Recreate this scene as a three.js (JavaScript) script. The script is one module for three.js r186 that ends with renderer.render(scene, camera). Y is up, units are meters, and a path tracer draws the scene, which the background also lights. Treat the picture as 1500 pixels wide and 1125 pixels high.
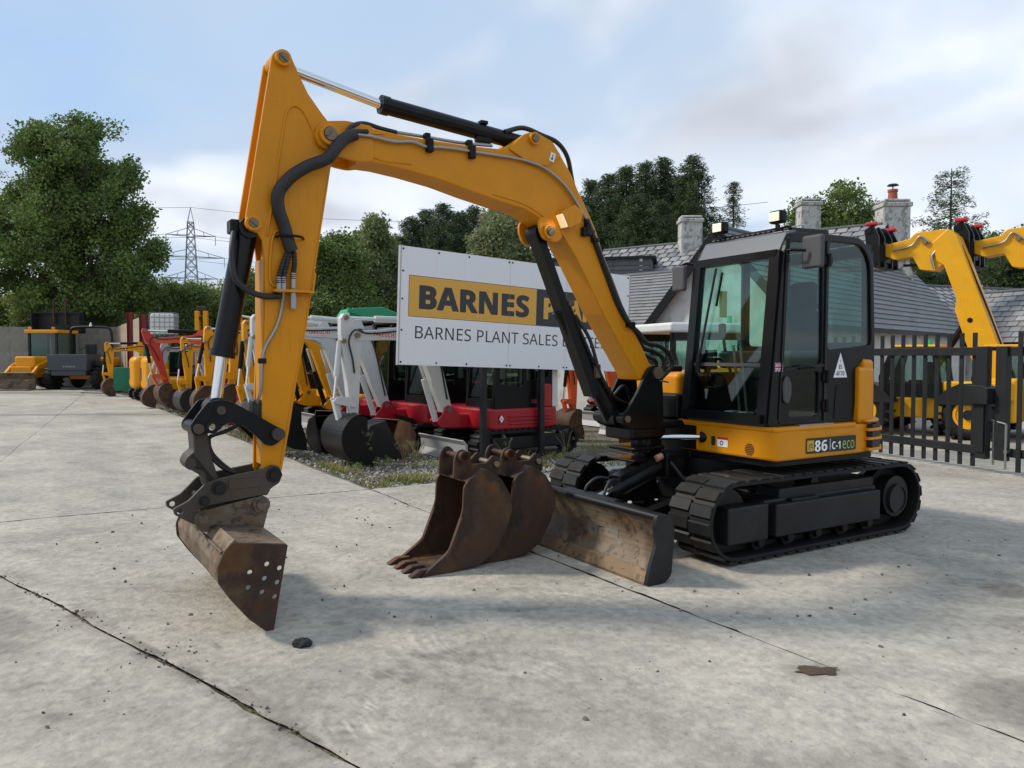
import * as THREE from 'three';
import { mergeGeometries } from 'three/addons/utils/BufferGeometryUtils.js';
import { RoundedBoxGeometry } from 'three/addons/geometries/RoundedBoxGeometry.js';

// ---------- camera, sky, sun, exposure ----------
const scene = new THREE.Scene();
const camera = new THREE.PerspectiveCamera(53.29, 1024 / 768, 0.05, 900);
camera.position.set(0, 1.65, 0);
camera.rotation.x = -THREE.MathUtils.degToRad(2.069);
const renderer = new THREE.WebGLRenderer({ antialias: true });
renderer.toneMapping = THREE.LinearToneMapping;
renderer.toneMappingExposure = 1.27;
renderer.shadowMap.enabled = true;

let seedState = 7;
const reseed = (s) => { seedState = s; };
const rnd = () => { seedState = (seedState + 0x6d2b79f5) | 0; let t = Math.imul(seedState ^ (seedState >>> 15), 1 | seedState); t = (t + Math.imul(t ^ (t >>> 7), 61 | t)) ^ t; return ((t ^ (t >>> 14)) >>> 0) / 4294967296; };
const rr = (a, b) => a + (b - a) * rnd();
const mix = (a, b, t) => a + (b - a) * t;
const sstep = (a, b, x) => { const t = Math.min(1, Math.max(0, (x - a) / (b - a))); return t * t * (3 - 2 * t); };
const hash2 = (x, y) => { let h = Math.imul(x | 0, 374761393) ^ Math.imul(y | 0, 668265263); h = Math.imul(h ^ (h >>> 13), 1274126177); return ((h ^ (h >>> 16)) >>> 0) / 4294967296; };
// value noise; period p > 0 makes it tile
function vnoise(x, y, p = 0) {
  const x0 = Math.floor(x), y0 = Math.floor(y), fx = x - x0, fy = y - y0;
  const w = (a) => (p ? ((a % p) + p) % p : a);
  const u = fx * fx * (3 - 2 * fx), v = fy * fy * (3 - 2 * fy);
  const a = hash2(w(x0), w(y0)), b = hash2(w(x0 + 1), w(y0)), c = hash2(w(x0), w(y0 + 1)), d = hash2(w(x0 + 1), w(y0 + 1));
  return mix(mix(a, b, u), mix(c, d, u), v);
}
function fbm(x, y, oct = 4, p = 0) { let s = 0, a = 0.5, n = 0; for (let i = 0; i < oct; i++) { s += a * vnoise(x + i * 17.3 * (p ? 0 : 1), y + i * 9.1 * (p ? 0 : 1), p); n += a; a *= 0.5; x *= 2; y *= 2; p *= 2; } return s / n; }

// sky: thin high cloud over pale blue, brighter broken cloud; the same sky goes on all round
{
  const W = 1024, H = 512, data = new Float32Array(W * H * 4);
  for (let j = 0; j < H; j++) for (let i = 0; i < W; i++) {
    const el = ((j + 0.5) / H - 0.5) * Math.PI, az = ((i + 0.5) / W - 0.5) * 2 * Math.PI;
    const dx = Math.cos(el) * Math.cos(az), dy = Math.sin(el), dz = Math.cos(el) * Math.sin(az), o = (j * W + i) * 4;
    const e = Math.max(dy, 0), k = 1 / (e + 0.16);
    const px = dx * k, pz = dz * k;
    const hz = Math.exp(-e * 4.2);
    let r = mix(0.19, 0.46, hz), g = mix(0.4, 0.63, hz), b = mix(0.74, 0.85, hz);
    const wx = px + 0.9 * fbm(px * 0.7 + 4, pz * 0.7, 4), wz = pz + 0.9 * fbm(px * 0.7 + 31, pz * 0.7 + 8, 4);
    const veil = sstep(0.12, 0.4, fbm(wx * 0.5 + 3.1, wz * 0.5 + 11.7, 5));             // flat blue-grey stratus
    const n1 = fbm(wx * 0.75 + 6.4, wz * 0.75 + 15.2, 7), cum = sstep(0.42, 0.56, n1);   // brighter broken cloud
    const tex = fbm(wx * 1.5 + 9, wz * 1.5 + 2, 7), fine = fbm(wx * 6 + 2, wz * 6 + 6, 4);
    r = mix(r, 0.4 + 0.1 * tex, veil * 0.9); g = mix(g, 0.495 + 0.1 * tex, veil * 0.9); b = mix(b, 0.635 + 0.07 * tex, veil * 0.9);
    const cl = 0.5 + 0.3 * sstep(0.3, 0.68, tex) + 0.16 * (fine - 0.5);
    r = mix(r, cl * 0.95, cum * 0.9); g = mix(g, cl, cum * 0.9); b = mix(b, cl * 1.05 + 0.03, cum * 0.9);
    const cu = sstep(0.5, 0.6, fbm(az * 3.2 + 40, el * 9 + 3, 6)) * sstep(0.03, 0.08, e) * (1 - sstep(0.2, 0.3, e));   // low cumulus round the horizon
    r = mix(r, 0.78, cu * 0.6); g = mix(g, 0.82, cu * 0.6); b = mix(b, 0.88, cu * 0.6);
    if (dy < 0) { const t = sstep(0, -0.06, dy); r = mix(r, 0.16, t); g = mix(g, 0.16, t); b = mix(b, 0.14, t); }
    data[o] = r; data[o + 1] = g; data[o + 2] = b; data[o + 3] = 1;
  }
  const t = new THREE.DataTexture(data, W, H, THREE.RGBAFormat, THREE.FloatType);
  t.mapping = THREE.EquirectangularReflectionMapping; t.magFilter = THREE.LinearFilter; t.minFilter = THREE.LinearFilter; t.wrapS = THREE.RepeatWrapping; t.needsUpdate = true;
  scene.background = t; scene.environment = t;
}
const sun = new THREE.DirectionalLight(new THREE.Color(1, 0.93, 0.82), 2.35);
sun.position.set(-0.75 * 40, 0.66 * 40, -0.13 * 40 - 8); sun.target.position.set(0, 0, -8);
sun.castShadow = true; sun.shadow.radius = 13; sun.shadow.mapSize.set(4096, 4096);
Object.assign(sun.shadow.camera, { left: -40, right: 40, top: 40, bottom: -40, near: 1, far: 120 });
scene.add(sun, sun.target);

// ---------- helpers ----------
const P2 = (a) => a.map(([x, y]) => new THREE.Vector2(x, y));
const V = (x, y, z) => new THREE.Vector3(x, y, z);
const used = new Map();
const numbered = (n) => { const k = used.get(n) || 0; used.set(n, k + 1); return k ? n + '_' + String(k).padStart(3, '0') : n; };
function thing(name, label, category, [x, y, z] = [0, 0, 0], turn = 0, group) {
  const o = new THREE.Group(); o.name = numbered(name); o.position.set(x, y, z); o.rotation.y = turn;
  o.userData = { label, category }; if (group) o.userData.group = group; scene.add(o); return o;
}
// triplanar uv in metres
function uvw(g) {
  g = g.index ? g.toNonIndexed() : g;
  const p = g.attributes.position, uv = new Float32Array(p.count * 2), a = V(), b = V(), c = V(), n = V();
  for (let i = 0; i < p.count; i += 3) {
    a.fromBufferAttribute(p, i); b.fromBufferAttribute(p, i + 1); c.fromBufferAttribute(p, i + 2);
    n.copy(b).sub(a).cross(c.clone().sub(a)); const ax = Math.abs(n.x), ay = Math.abs(n.y), az = Math.abs(n.z);
    [a, b, c].forEach((q, k) => { let u, v; if (ay >= ax && ay >= az) { u = q.x; v = q.z; } else if (ax >= az) { u = q.z; v = q.y; } else { u = q.x; v = q.y; } uv[(i + k) * 2] = u; uv[(i + k) * 2 + 1] = v; });
  }
  g.setAttribute('uv', new THREE.BufferAttribute(uv, 2));
  for (const k of Object.keys(g.attributes)) if (!['position', 'normal', 'uv'].includes(k)) g.deleteAttribute(k);
  return g;
}
const join = (list) => { const l = list.flat(9).filter(Boolean).map((g) => uvw(g)); return l.length === 1 ? l[0] : mergeGeometries(l); };
function mesh(parent, name, geo, mat, o = {}) {
  const g = o.keepUV ? geo : join([geo]);
  if (o.m) g.applyMatrix4(o.m);
  const me = new THREE.Mesh(g, mat); me.name = parent === scene ? numbered(name) : name; me.castShadow = me.receiveShadow = true;
  if (o.label) me.userData.label = o.label; if (o.category) me.userData.category = o.category; if (o.kind) me.userData.kind = o.kind; if (o.group) me.userData.group = o.group;
  parent.add(me); return me;
}
const box = (w, h, d, x = 0, y = 0, z = 0, r = 0) => (r ? new RoundedBoxGeometry(w, h, d, 2, Math.min(r, w / 2.01, h / 2.01, d / 2.01)) : new THREE.BoxGeometry(w, h, d)).translate(x, y, z);
const slab = (x0, x1, y0, y1, z0, z1, r = 0) => box(x1 - x0, y1 - y0, z1 - z0, (x0 + x1) / 2, (y0 + y1) / 2, (z0 + z1) / 2, r);
function rod(a, b, r0, r1 = r0, seg = 14) {
  const A = V(...a), B = V(...b), d = B.clone().sub(A), g = new THREE.CylinderGeometry(r1, r0, d.length(), seg);
  g.applyQuaternion(new THREE.Quaternion().setFromUnitVectors(V(0, 1, 0), d.clone().normalize())); g.translate(...A.add(B).multiplyScalar(0.5).toArray()); return g;
}
const bar = (a, b, w, h = w) => { const A = V(...a), B = V(...b), d = B.clone().sub(A), L = d.length(), g = new THREE.BoxGeometry(w, h, L); const m = new THREE.Matrix4().lookAt(V(0, 0, 0), d.clone().normalize().negate(), Math.abs(d.y) > 0.95 * L ? V(1, 0, 0) : V(0, 1, 0)); g.applyMatrix4(m); g.translate(...A.add(B).multiplyScalar(0.5).toArray()); return g; };
const tube = (pts, r, seg = 40, rad = 7) => new THREE.TubeGeometry(new THREE.CatmullRomCurve3(pts.map((p) => V(...p)), false, 'centripetal'), seg, r, rad, false);
function ext(poly, z0, z1, bev = 0, holes = []) {
  const s = new THREE.Shape(P2(poly)); for (const [x, y, r] of holes) s.holes.push(new THREE.Path().absarc(x, y, r, 0, Math.PI * 2));
  const g = new THREE.ExtrudeGeometry(s, { depth: z1 - z0 - 2 * bev, bevelEnabled: bev > 0, bevelThickness: bev, bevelSize: bev, bevelOffset: -bev, bevelSegments: 2, curveSegments: 10 });
  return g.translate(0, 0, z0 + bev);
}
const pinZ = (x, y, z0, z1, r, seg = 20) => rod([x, y, z0], [x, y, z1], r, r, seg);
const ringZ = (x, y, z0, z1, r, ri) => { const s = new THREE.Shape().absarc(x, y, r, 0, Math.PI * 2); s.holes.push(new THREE.Path().absarc(x, y, ri, 0, Math.PI * 2)); return new THREE.ExtrudeGeometry(s, { depth: z1 - z0, bevelEnabled: false, curveSegments: 12 }).translate(0, 0, z0); };
const faceTo = (g, ax, deg) => (ax === 'x' ? g.rotateX(deg * Math.PI / 180) : ax === 'y' ? g.rotateY(deg * Math.PI / 180) : g.rotateZ(deg * Math.PI / 180));
// smooth a closed polygon by corner cutting
function round(poly, n = 2) { for (let k = 0; k < n; k++) { const q = []; for (let i = 0; i < poly.length; i++) { const a = poly[i], b = poly[(i + 1) % poly.length]; q.push([mix(a[0], b[0], 0.25), mix(a[1], b[1], 0.25)], [mix(a[0], b[0], 0.75), mix(a[1], b[1], 0.75)]); } poly = q; } return poly; }

// ---------- textures and materials ----------
function tex(n, fn, srgb = false, rep = 1) {
  const d = new Uint8Array(n * n * 4);
  for (let j = 0; j < n; j++) for (let i = 0; i < n; i++) { const c = fn(i / n, j / n), o = (j * n + i) * 4; for (let k = 0; k < 3; k++) d[o + k] = Math.max(0, Math.min(255, 255 * (c.length ? c[k] : c))); d[o + 3] = 255; }
  const t = new THREE.DataTexture(d, n, n); t.wrapS = t.wrapT = THREE.RepeatWrapping; t.magFilter = THREE.LinearFilter; t.minFilter = THREE.LinearMipmapLinearFilter; t.generateMipmaps = true; if (srgb) t.colorSpace = THREE.SRGBColorSpace; t.repeat.set(rep, rep); t.needsUpdate = true; return t;
}
const col = (r, g, b) => new THREE.Color().setRGB(r, g, b);
const mat = (c, rough, metal = 0, o = {}) => new THREE.MeshStandardMaterial({ color: col(...c), roughness: rough, metalness: metal, ...o });
const phys = (c, rough, metal = 0, o = {}) => new THREE.MeshPhysicalMaterial({ color: col(...c), roughness: rough, metalness: metal, ...o });
// paint: faint dust specks and streak marks, 1 m tile
const tPaint = tex(1024, (u, v) => { const s = vnoise(u * 190, v * 190, 190), f = fbm(u * 5, v * 5, 5, 5), st = fbm(u * 60, v * 4, 3, 4), sm = sstep(0.56, 0.72, fbm(u * 3 + 0.4, v * 3 + 0.1, 6, 3)), g2 = vnoise(u * 70, v * 70, 70); let c = 0.9 + 0.16 * (f - 0.4) - 0.07 * sstep(0.6, 0.75, st) - 0.1 * sm; if (s > 0.955) c -= 0.28; if (g2 > 0.975) c -= 0.3; if (g2 < 0.012) c += 0.08; return [c, c * (1 - 0.05 * sm), c * (1 - 0.08 * sm)]; });
const tBlack = tex(512, (u, v) => { const f = fbm(u * 5, v * 5, 5, 5), s = vnoise(u * 120, v * 120, 120); const d = sstep(0.52, 0.7, fbm(u * 4 + 0.3, v * 4 + 0.6, 6, 4)), c = 0.3 + 0.4 * f + 0.22 * d + (s > 0.93 ? 0.25 : 0); return [c, c * 0.98, c * 0.93]; });
const tRust = tex(512, (u, v) => { const f = fbm(u * 4, v * 4, 6, 4), g = fbm(u * 11 + 0.3, v * 11, 5, 11), s = vnoise(u * 130, v * 130, 130), y = sstep(0.56, 0.68, fbm(u * 3 + 0.5, v * 3 + 0.2, 6, 3)), dk = sstep(0.5, 0.66, fbm(u * 5 + 0.1, v * 3 + 0.6, 6, 1 ? 5 : 0)), st = vnoise(u * 90, v * 8, 8); let r = 0.47 + 0.46 * (f - 0.3), gg = 0.345 + 0.34 * (f - 0.3) + 0.12 * (g - 0.5), b = 0.25 + 0.2 * (g - 0.4); const mx = (c, k) => { r = mix(r, c[0], k); gg = mix(gg, c[1], k); b = mix(b, c[2], k); }; mx([0.3, 0.22, 0.2], dk * 0.7); mx([0.72, 0.6, 0.4], y * 0.7); if (s > 0.92) { r *= 0.65; gg *= 0.65; b *= 0.65; } if (st > 0.9) { r *= 1.15; gg *= 1.15; b *= 1.15; } return [r, gg, b]; }, true);
const tRust2 = tex(512, (u, v) => { const f = fbm(u * 6, v * 6, 6, 6), r = sstep(0.5, 0.66, fbm(u * 5 + 0.3, v * 5, 5, 5)); let c = 0.55 + 0.5 * f; return [c + 0.25 * r, c + 0.1 * r, c]; });
const tRustB = tex(256, (u, v) => 0.5 * fbm(u * 30, v * 30, 3, 30) + 0.5 * fbm(u * 7, v * 7, 3, 7));
const tWorn = tex(512, (u, v) => { const f = fbm(u * 6, v * 6, 6, 6), r = sstep(0.42, 0.6, fbm(u * 3 + 0.2, v * 5, 5, 3)), o = sstep(0.6, 0.72, fbm(u * 5 + 0.6, v * 7 + 0.3, 5, 5)), g = sstep(0.58, 0.7, fbm(u * 4 + 0.1, v * 9 + 0.7, 5, 4)), sc = fbm(u * 26, v * 26, 3, 26), sp = vnoise(u * 90, v * 90, 90); let a = [0.5 + 0.22 * f, 0.44 + 0.2 * f, 0.37 + 0.17 * f]; const mixc = (b, k) => { a = a.map((q, i) => mix(q, b[i], k)); }; mixc([0.36, 0.27, 0.19], r * 0.7); mixc([0.6, 0.43, 0.25], o * 0.55); mixc([0.66, 0.66, 0.65], g * 0.55); if (sc > 0.66) a = a.map((q) => q * 0.78); if (sp > 0.94) a = a.map((q) => q * 0.6); return a; }, true);
const tRubber = tex(256, (u, v) => { const f = fbm(u * 8, v * 8, 5, 8); const c = 0.75 + 0.4 * (f - 0.5); return [c, c, c]; });
const tWall = tex(512, (u, v) => { const f = fbm(u * 4, v * 4, 6, 4), s = sstep(0.55, 0.75, fbm(u * 10, v * 2.0, 4, 10)); const c = 0.75 + 0.3 * (f - 0.5) - 0.16 * s; return [c, c * 0.98, c * 0.94]; });
const tBark = tex(256, (u, v) => { const f = fbm(u * 20, v * 4, 4, 20); const c = 0.6 + 0.6 * (f - 0.5); return [c, c, c]; });
const M = {
  yellow: phys([0.74, 0.285, 0.0012], 0.42, 0, { map: tPaint, clearcoat: 0.1, clearcoatRoughness: 0.2, specularIntensity: 0.5 }),
  yellow2: phys([0.8, 0.33, 0.002], 0.45, 0, { map: tPaint, clearcoat: 0.1, clearcoatRoughness: 0.3, specularIntensity: 0.6 }),
  teleYellow: phys([0.86, 0.42, 0.003], 0.42, 0, { map: tPaint, clearcoat: 0.1, clearcoatRoughness: 0.3, specularIntensity: 0.6 }),
  black: phys([0.014, 0.014, 0.015], 0.42, 0, { map: tBlack, specularIntensity: 0.4 }),
  gloss: phys([0.01, 0.01, 0.011], 0.32, 0, { map: tBlack, specularIntensity: 0.45, clearcoat: 0.08, clearcoatRoughness: 0.12 }),
  satin: phys([0.018, 0.018, 0.02], 0.48, 0, { map: tBlack, specularIntensity: 0.7 }),
  hitch: mat([0.075, 0.06, 0.047], 0.62, 0.2, { map: tRust2 }),
  rubber: phys([0.012, 0.012, 0.012], 0.6, 0, { map: tRubber, specularIntensity: 0.6 }),
  lug: phys([0.019, 0.019, 0.019], 0.5, 0, { map: tRubber, specularIntensity: 0.8 }),
  hose: mat([0.014, 0.014, 0.015], 0.5),
  chrome: mat([0.75, 0.74, 0.72], 0.14, 1),
  steel: mat([0.36, 0.35, 0.34], 0.4, 0.9),
  pin: mat([0.22, 0.17, 0.12], 0.5, 0.7),
  rust: mat([1, 1, 1], 0.78, 0.1, { map: tRust, bumpMap: tRustB, bumpScale: 0.004 }),
  rustDark: mat([0.26, 0.235, 0.22], 0.72, 0.1, { map: tRust, bumpMap: tRustB, bumpScale: 0.004 }),
  worn: mat([0.55, 0.53, 0.51], 0.6, 0.25, { map: tWorn, bumpMap: tRustB, bumpScale: 0.002 }),
  wornGrey: mat([0.42, 0.4, 0.38], 0.6, 0.25, { map: tWorn, bumpMap: tRustB, bumpScale: 0.003 }),
  glass: phys([0.78, 0.93, 0.88], 0.02, 0, { transmission: 1, thickness: 0, ior: 1.5, side: THREE.DoubleSide }),
  tint: phys([0.6, 0.74, 0.69], 0.03, 0, { transmission: 1, thickness: 0, ior: 1.5, side: THREE.DoubleSide }),
  darkGlass: phys([0.03, 0.045, 0.05], 0.05, 0, { clearcoat: 1, clearcoatRoughness: 0.03 }),
  white: mat([0.74, 0.74, 0.72], 0.5, 0, { map: tPaint }),
  grey: mat([0.42, 0.42, 0.42], 0.5, 0.1, { map: tPaint }),
  paleGrey: mat([0.6, 0.61, 0.6], 0.45, 0, { map: tPaint }),
  red: phys([0.4, 0.006, 0.016], 0.4, 0, { map: tPaint, clearcoat: 0.1, clearcoatRoughness: 0.3 }),
  orange: phys([0.7, 0.085, 0.015], 0.45, 0, { map: tPaint, clearcoat: 0.25, clearcoatRoughness: 0.3 }),
  green: mat([0.01, 0.2, 0.1], 0.5, 0, { map: tPaint }),
  charcoal: phys([0.024, 0.025, 0.027], 0.5, 0, { map: tBlack, specularIntensity: 0.7 }),
  fence: phys([0.022, 0.025, 0.029], 0.5, 0, { map: tBlack, specularIntensity: 0.7 }),
  seat: mat([0.02, 0.02, 0.022], 0.85),
  trim: mat([0.07, 0.07, 0.075], 0.7),
  concreteWall: mat([0.3, 0.285, 0.25], 0.9, 0, { map: tWall }),
  wood: mat([0.5, 0.42, 0.31], 0.85, 0, { map: tWall }),
  render: mat([0.82, 0.82, 0.8], 0.9, 0, { map: tWall }),
  slate: mat([0.165, 0.168, 0.175], 0.62, 0, { map: tWall }),
  slateB: mat([0.13, 0.133, 0.142], 0.62, 0, { map: tWall }),
  slateC: mat([0.205, 0.205, 0.2], 0.66, 0, { map: tWall }),
  stone: mat([0.7, 0.69, 0.66], 0.95, 0, { map: tex(256, (u, v) => { const f = fbm(u * 6, v * 6, 6, 6), d = sstep(0.46, 0.6, fbm(u * 9 + 0.2, v * 7, 6, 1 ? 9 : 0)), m = sstep(0.58, 0.68, fbm(u * 5 + 0.6, v * 5, 5, 5)); let c = 0.75 + 0.4 * (f - 0.5); return [mix(c, 0.3, d * 0.7), mix(c, 0.3 + 0.03 * m, d * 0.7), mix(c * 0.97, 0.27, d * 0.7)]; }), bumpMap: tRustB, bumpScale: 0.03 }),
  terracotta: mat([0.34, 0.1, 0.06], 0.85),
  redSteel: mat([0.2, 0.018, 0.016], 0.6, 0, { map: tPaint }),
  bark: mat([0.1, 0.08, 0.06], 0.95, 0, { map: tBark }),
  pylon: mat([0.19, 0.2, 0.21], 0.6, 0.4),
  beaconOrange: mat([0.8, 0.2, 0.02], 0.3),
  beaconGreen: mat([0.0, 0.4, 0.16], 0.3),
  redPlastic: mat([0.5, 0.01, 0.02], 0.35),
};
const lampLens = new THREE.MeshStandardMaterial({ color: col(0.9, 0.85, 0.7), roughness: 0.25, emissive: col(1, 0.78, 0.36), emissiveIntensity: 0.4 });
function print(w, h, draw, res = 256, o = {}) {
  const c = document.createElement('canvas'); c.width = Math.round(w * res); c.height = Math.round(h * res); const x = c.getContext('2d'); draw(x, c.width, c.height);
  const t = new THREE.CanvasTexture(c); t.colorSpace = THREE.SRGBColorSpace; t.anisotropy = 8;
  return new THREE.MeshStandardMaterial({ map: t, roughness: 0.5, ...o });
}
function fitText(x, s, cx, cy, w, h, font, fill, bold = 0) { x.save(); x.font = font.replace('%', Math.round(h)); const m = x.measureText(s).width; x.translate(cx, cy); x.scale(w / m, 1); x.fillStyle = fill; x.textAlign = 'center'; x.textBaseline = 'middle'; x.fillText(s, 0, 0); if (bold) { x.strokeStyle = fill; x.lineWidth = bold; x.strokeText(s, 0, 0); } x.restore(); }
const decal = (parent, name, m, w, h, M4, label) => mesh(parent, name, new THREE.PlaneGeometry(w, h), m, { keepUV: true, m: M4, label });

// ---------- ground ----------
const scr = new Float32Array(1024 * 1024); reseed(64); for (let i = 0; i < 420; i++) { let x = rnd() * 1024, y = rnd() * 1024, a = rnd() < 0.6 ? rr(0.4, 0.9) : rr(0, 6.28), w = rnd() < 0.2 ? 2 : 1; const n = rr(15, 170), k = rr(-0.012, 0.012), b = (rnd() < 0.55 ? 1 : -1) * rr(0.03, 0.12); for (let t = 0; t < n; t++) { x += Math.cos(a); y += Math.sin(a); a += k; if (rnd() < 0.25) continue; for (let d = 0; d < w; d++) scr[((Math.floor(y) + d + 2048) % 1024) * 1024 + (Math.floor(x) + 2048) % 1024] += b * Math.sin(Math.PI * t / n); } }
const tConc = tex(1024, (u, v) => {
  const f = fbm(u * 8, v * 8, 6, 8), g = fbm(u * 64, v * 64, 3, 64), s = vnoise(u * 300, v * 300, 300), s2 = vnoise(u * 190 + 0.4, v * 190, 190), br = fbm(u * 160, v * 18, 3, 2);
  let c = 0.82 + 0.22 * (f - 0.5) + 0.42 * (g - 0.5) + scr[(Math.floor(v * 1024) % 1024) * 1024 + Math.floor(u * 1024) % 1024]; if (s > 0.86) c -= 0.2 * (s - 0.86) / 0.14 + 0.04; if (s < 0.1) c += 0.1; if (s2 > 0.955) c -= 0.26; if (s2 < 0.03) c += 0.08;
  c += 0.05 * (br - 0.5); return [c, c * 0.99, c * 0.965];
});
const tConcB = tex(512, (u, v) => 0.7 * fbm(u * 120, v * 120, 3, 120) + 0.12 * fbm(u * 22, v * 22, 3, 22) + (vnoise(u * 230, v * 230, 230) > 0.93 ? -0.25 : 0.1));
tConc.repeat.set(0.37, 0.37); tConcB.repeat.set(0.4, 0.4);
const concrete = new THREE.MeshStandardMaterial({ color: col(0.47, 0.432, 0.368), map: tConc, bumpMap: tConcB, bumpScale: 0.006, roughness: 0.9, vertexColors: true });
// stains that the yard shows: [x, z, radius along x, radius along z, turn, strength]
const STAINS = [
  [-0.02, -4.95, 0.34, 0.05, 0.05, 0.5], [-0.66, -3.92, 0.1, 0.16, 0.5, 0.4], [-0.52, -3.86, 0.06, 0.1, -0.4, 0.42], [-0.3, -4.2, 0.24, 0.06, -0.35, 0.32], [-0.2, -4.36, 0.26, 0.04, 0.1, 0.25],
  [3.5, -5.34, 0.24, 0.17, 0, 0.55], [3.15, -4.66, 0.3, 0.14, -0.2, 0.45], [2.62, -3.62, 0.62, 0.42, 0.4, 0.6], [1.5, -3.05, 0.3, 0.2, 0.3, 0.3], [0.92, -4.5, 0.12, 0.06, 0, 0.3], [1.15, -4.43, 0.2, 0.05, 0.1, 0.3],
  [1.58, -3.96, 0.19, 0.11, 0, 0.5], [-3.3, -4.6, 0.75, 0.3, -0.5, 0.5], [-2.55, -4.62, 0.3, 0.1, -0.6, 0.42], [-1.68, -3.92, 0.17, 0.09, -0.7, 0.75], [-1.2, -3.55, 0.3, 0.13, -0.7, 0.35], [-2.75, -4.83, 0.18, 0.09, -0.7, 0.75], [-2.1, -4.3, 0.3, 0.05, -0.7, 0.6], [-0.95, -3.3, 0.3, 0.05, -0.7, 0.6],
  [-2.2, -5.35, 0.35, 0.05, 0.2, 0.2], [-4.4, -7.0, 0.8, 0.3, 0.3, 0.25], [0.35, -5.7, 0.55, 0.18, 0.2, 0.25], [3.3, -4.25, 0.14, 0.03, 0.1, 0.4],
  [-12.7, -21.6, 5.5, 0.35, 0.05, 0.55], [-21.5, -34.6, 4.5, 1.6, 0, 0.6], [-16.5, -33, 3.5, 1.0, 0.2, 0.5], [-11.5, -26, 0.5, 5.5, 0.45, 0.3], [-7, -13, 0.4, 4, 0.5, 0.22], [-4, -10.5, 0.3, 3, 0.5, 0.2], [-9.3, -13.2, 1.6, 0.8, 0.2, 0.22],
];
reseed(31); const SPOTS = []; for (let i = 0; i < 46; i++) SPOTS.push([rr(-3, 0.2), rr(-5.2, -2.6), rr(0.012, 0.05), rr(0.25, 0.55)]); for (let i = 0; i < 40; i++) SPOTS.push([rr(-6, 6), rr(-9, -2.6), rr(0.012, 0.045), rr(0.2, 0.45)]);
const K = [-1.79, -9.49];
function concTone(x, z) {
  const a = fbm(x * 0.55 + 3, z * 0.55, 4), b = fbm(x * 2.3, z * 2.3 + 5, 4), sw = fbm((x * 0.85 + z * 0.5) * 1.2, (z * 0.85 - x * 0.5) * 7, 3);
  let t = 1 + 0.46 * (a - 0.5) + 0.36 * (b - 0.5) + 0.24 * (sw - 0.5), w = 0;
  for (const [sx, sz, rx, rz, tn, st] of STAINS) {
    const dx = x - sx, dz = z - sz; if (Math.abs(dx) > rx * 1.9 + rz * 1.9 || Math.abs(dz) > rx * 1.9 + rz * 1.9) continue;
    const c = Math.cos(tn), s = Math.sin(tn), u = (dx * c - dz * s) / rx, v = (dx * s + dz * c) / rz;
    const n = fbm(x * 5 / Math.max(0.15, rx) * 0.3 + sx, z * 5 / Math.max(0.15, rz) * 0.3, 4), d = Math.sqrt(u * u + v * v) + (n - 0.5) * 1.3;
    w = Math.max(w, st * (1 - sstep(0.55, 1.05, d)));
  }
  for (const [sx, sz, r, st] of SPOTS) { const dx = x - sx, dz = z - sz; if (Math.abs(dx) > 2.4 * r || Math.abs(dz) > 2 * r) continue; const d = Math.hypot(dx * 0.6, dz) / r + (fbm(x * 30, z * 30, 2) - 0.5) * 0.8; w = Math.max(w, st * (1 - sstep(0.6, 1, d))); }
  // circular scrub marks left by turning tracks
  for (const [cx, cz, r0, r1, st] of [[-1.0, -3.55, 0.26, 0.56, 0.3], [0.1, -4.6, 0.5, 0.95, 0.22], [-0.2, -3.6, 0.42, 0.74, 0.26], [2.4, -4.9, 0.9, 1.6, 0.16], [-3.4, -6.2, 0.8, 1.4, 0.16]]) { const d = Math.hypot(x - cx, z - cz); if (d > r0 && d < r1) { const k = vnoise(d * 60, Math.atan2(z - cz, x - cx) * 1.5) - 0.5; t += st * 2 * k * sstep(r0, r0 + 0.06, d) * (1 - sstep(r1 - 0.06, r1, d)) * sstep(0.35, 0.7, fbm(x * 2, z * 2, 2)); } }
  { const o = (x - K[0]) * -0.843 + (z - K[1]) * 0.538, al = (x - K[0]) * 0.538 + (z - K[1]) * 0.843; for (const [c0, wd, st] of [[1.7, 0.2, 0.07], [3.4, 0.22, -0.06], [4.9, 0.2, 0.06], [6.6, 0.24, -0.07], [-2.6, 0.2, 0.05], [-4.2, 0.2, 0.05]]) { const d = Math.abs(o - c0 - 0.5 * (fbm(al * 0.12 + c0, 3, 2) - 0.5)); if (d < wd) t -= st * sstep(wd, wd * 0.6, d) * sstep(0.3, 0.62, fbm(x * 3 + c0, z * 3, 4)) * 1.6; } }
  return [t * (1 - 0.62 * w), t * (1 - 0.63 * w), t * (1 - 0.64 * w)];
}
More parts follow.
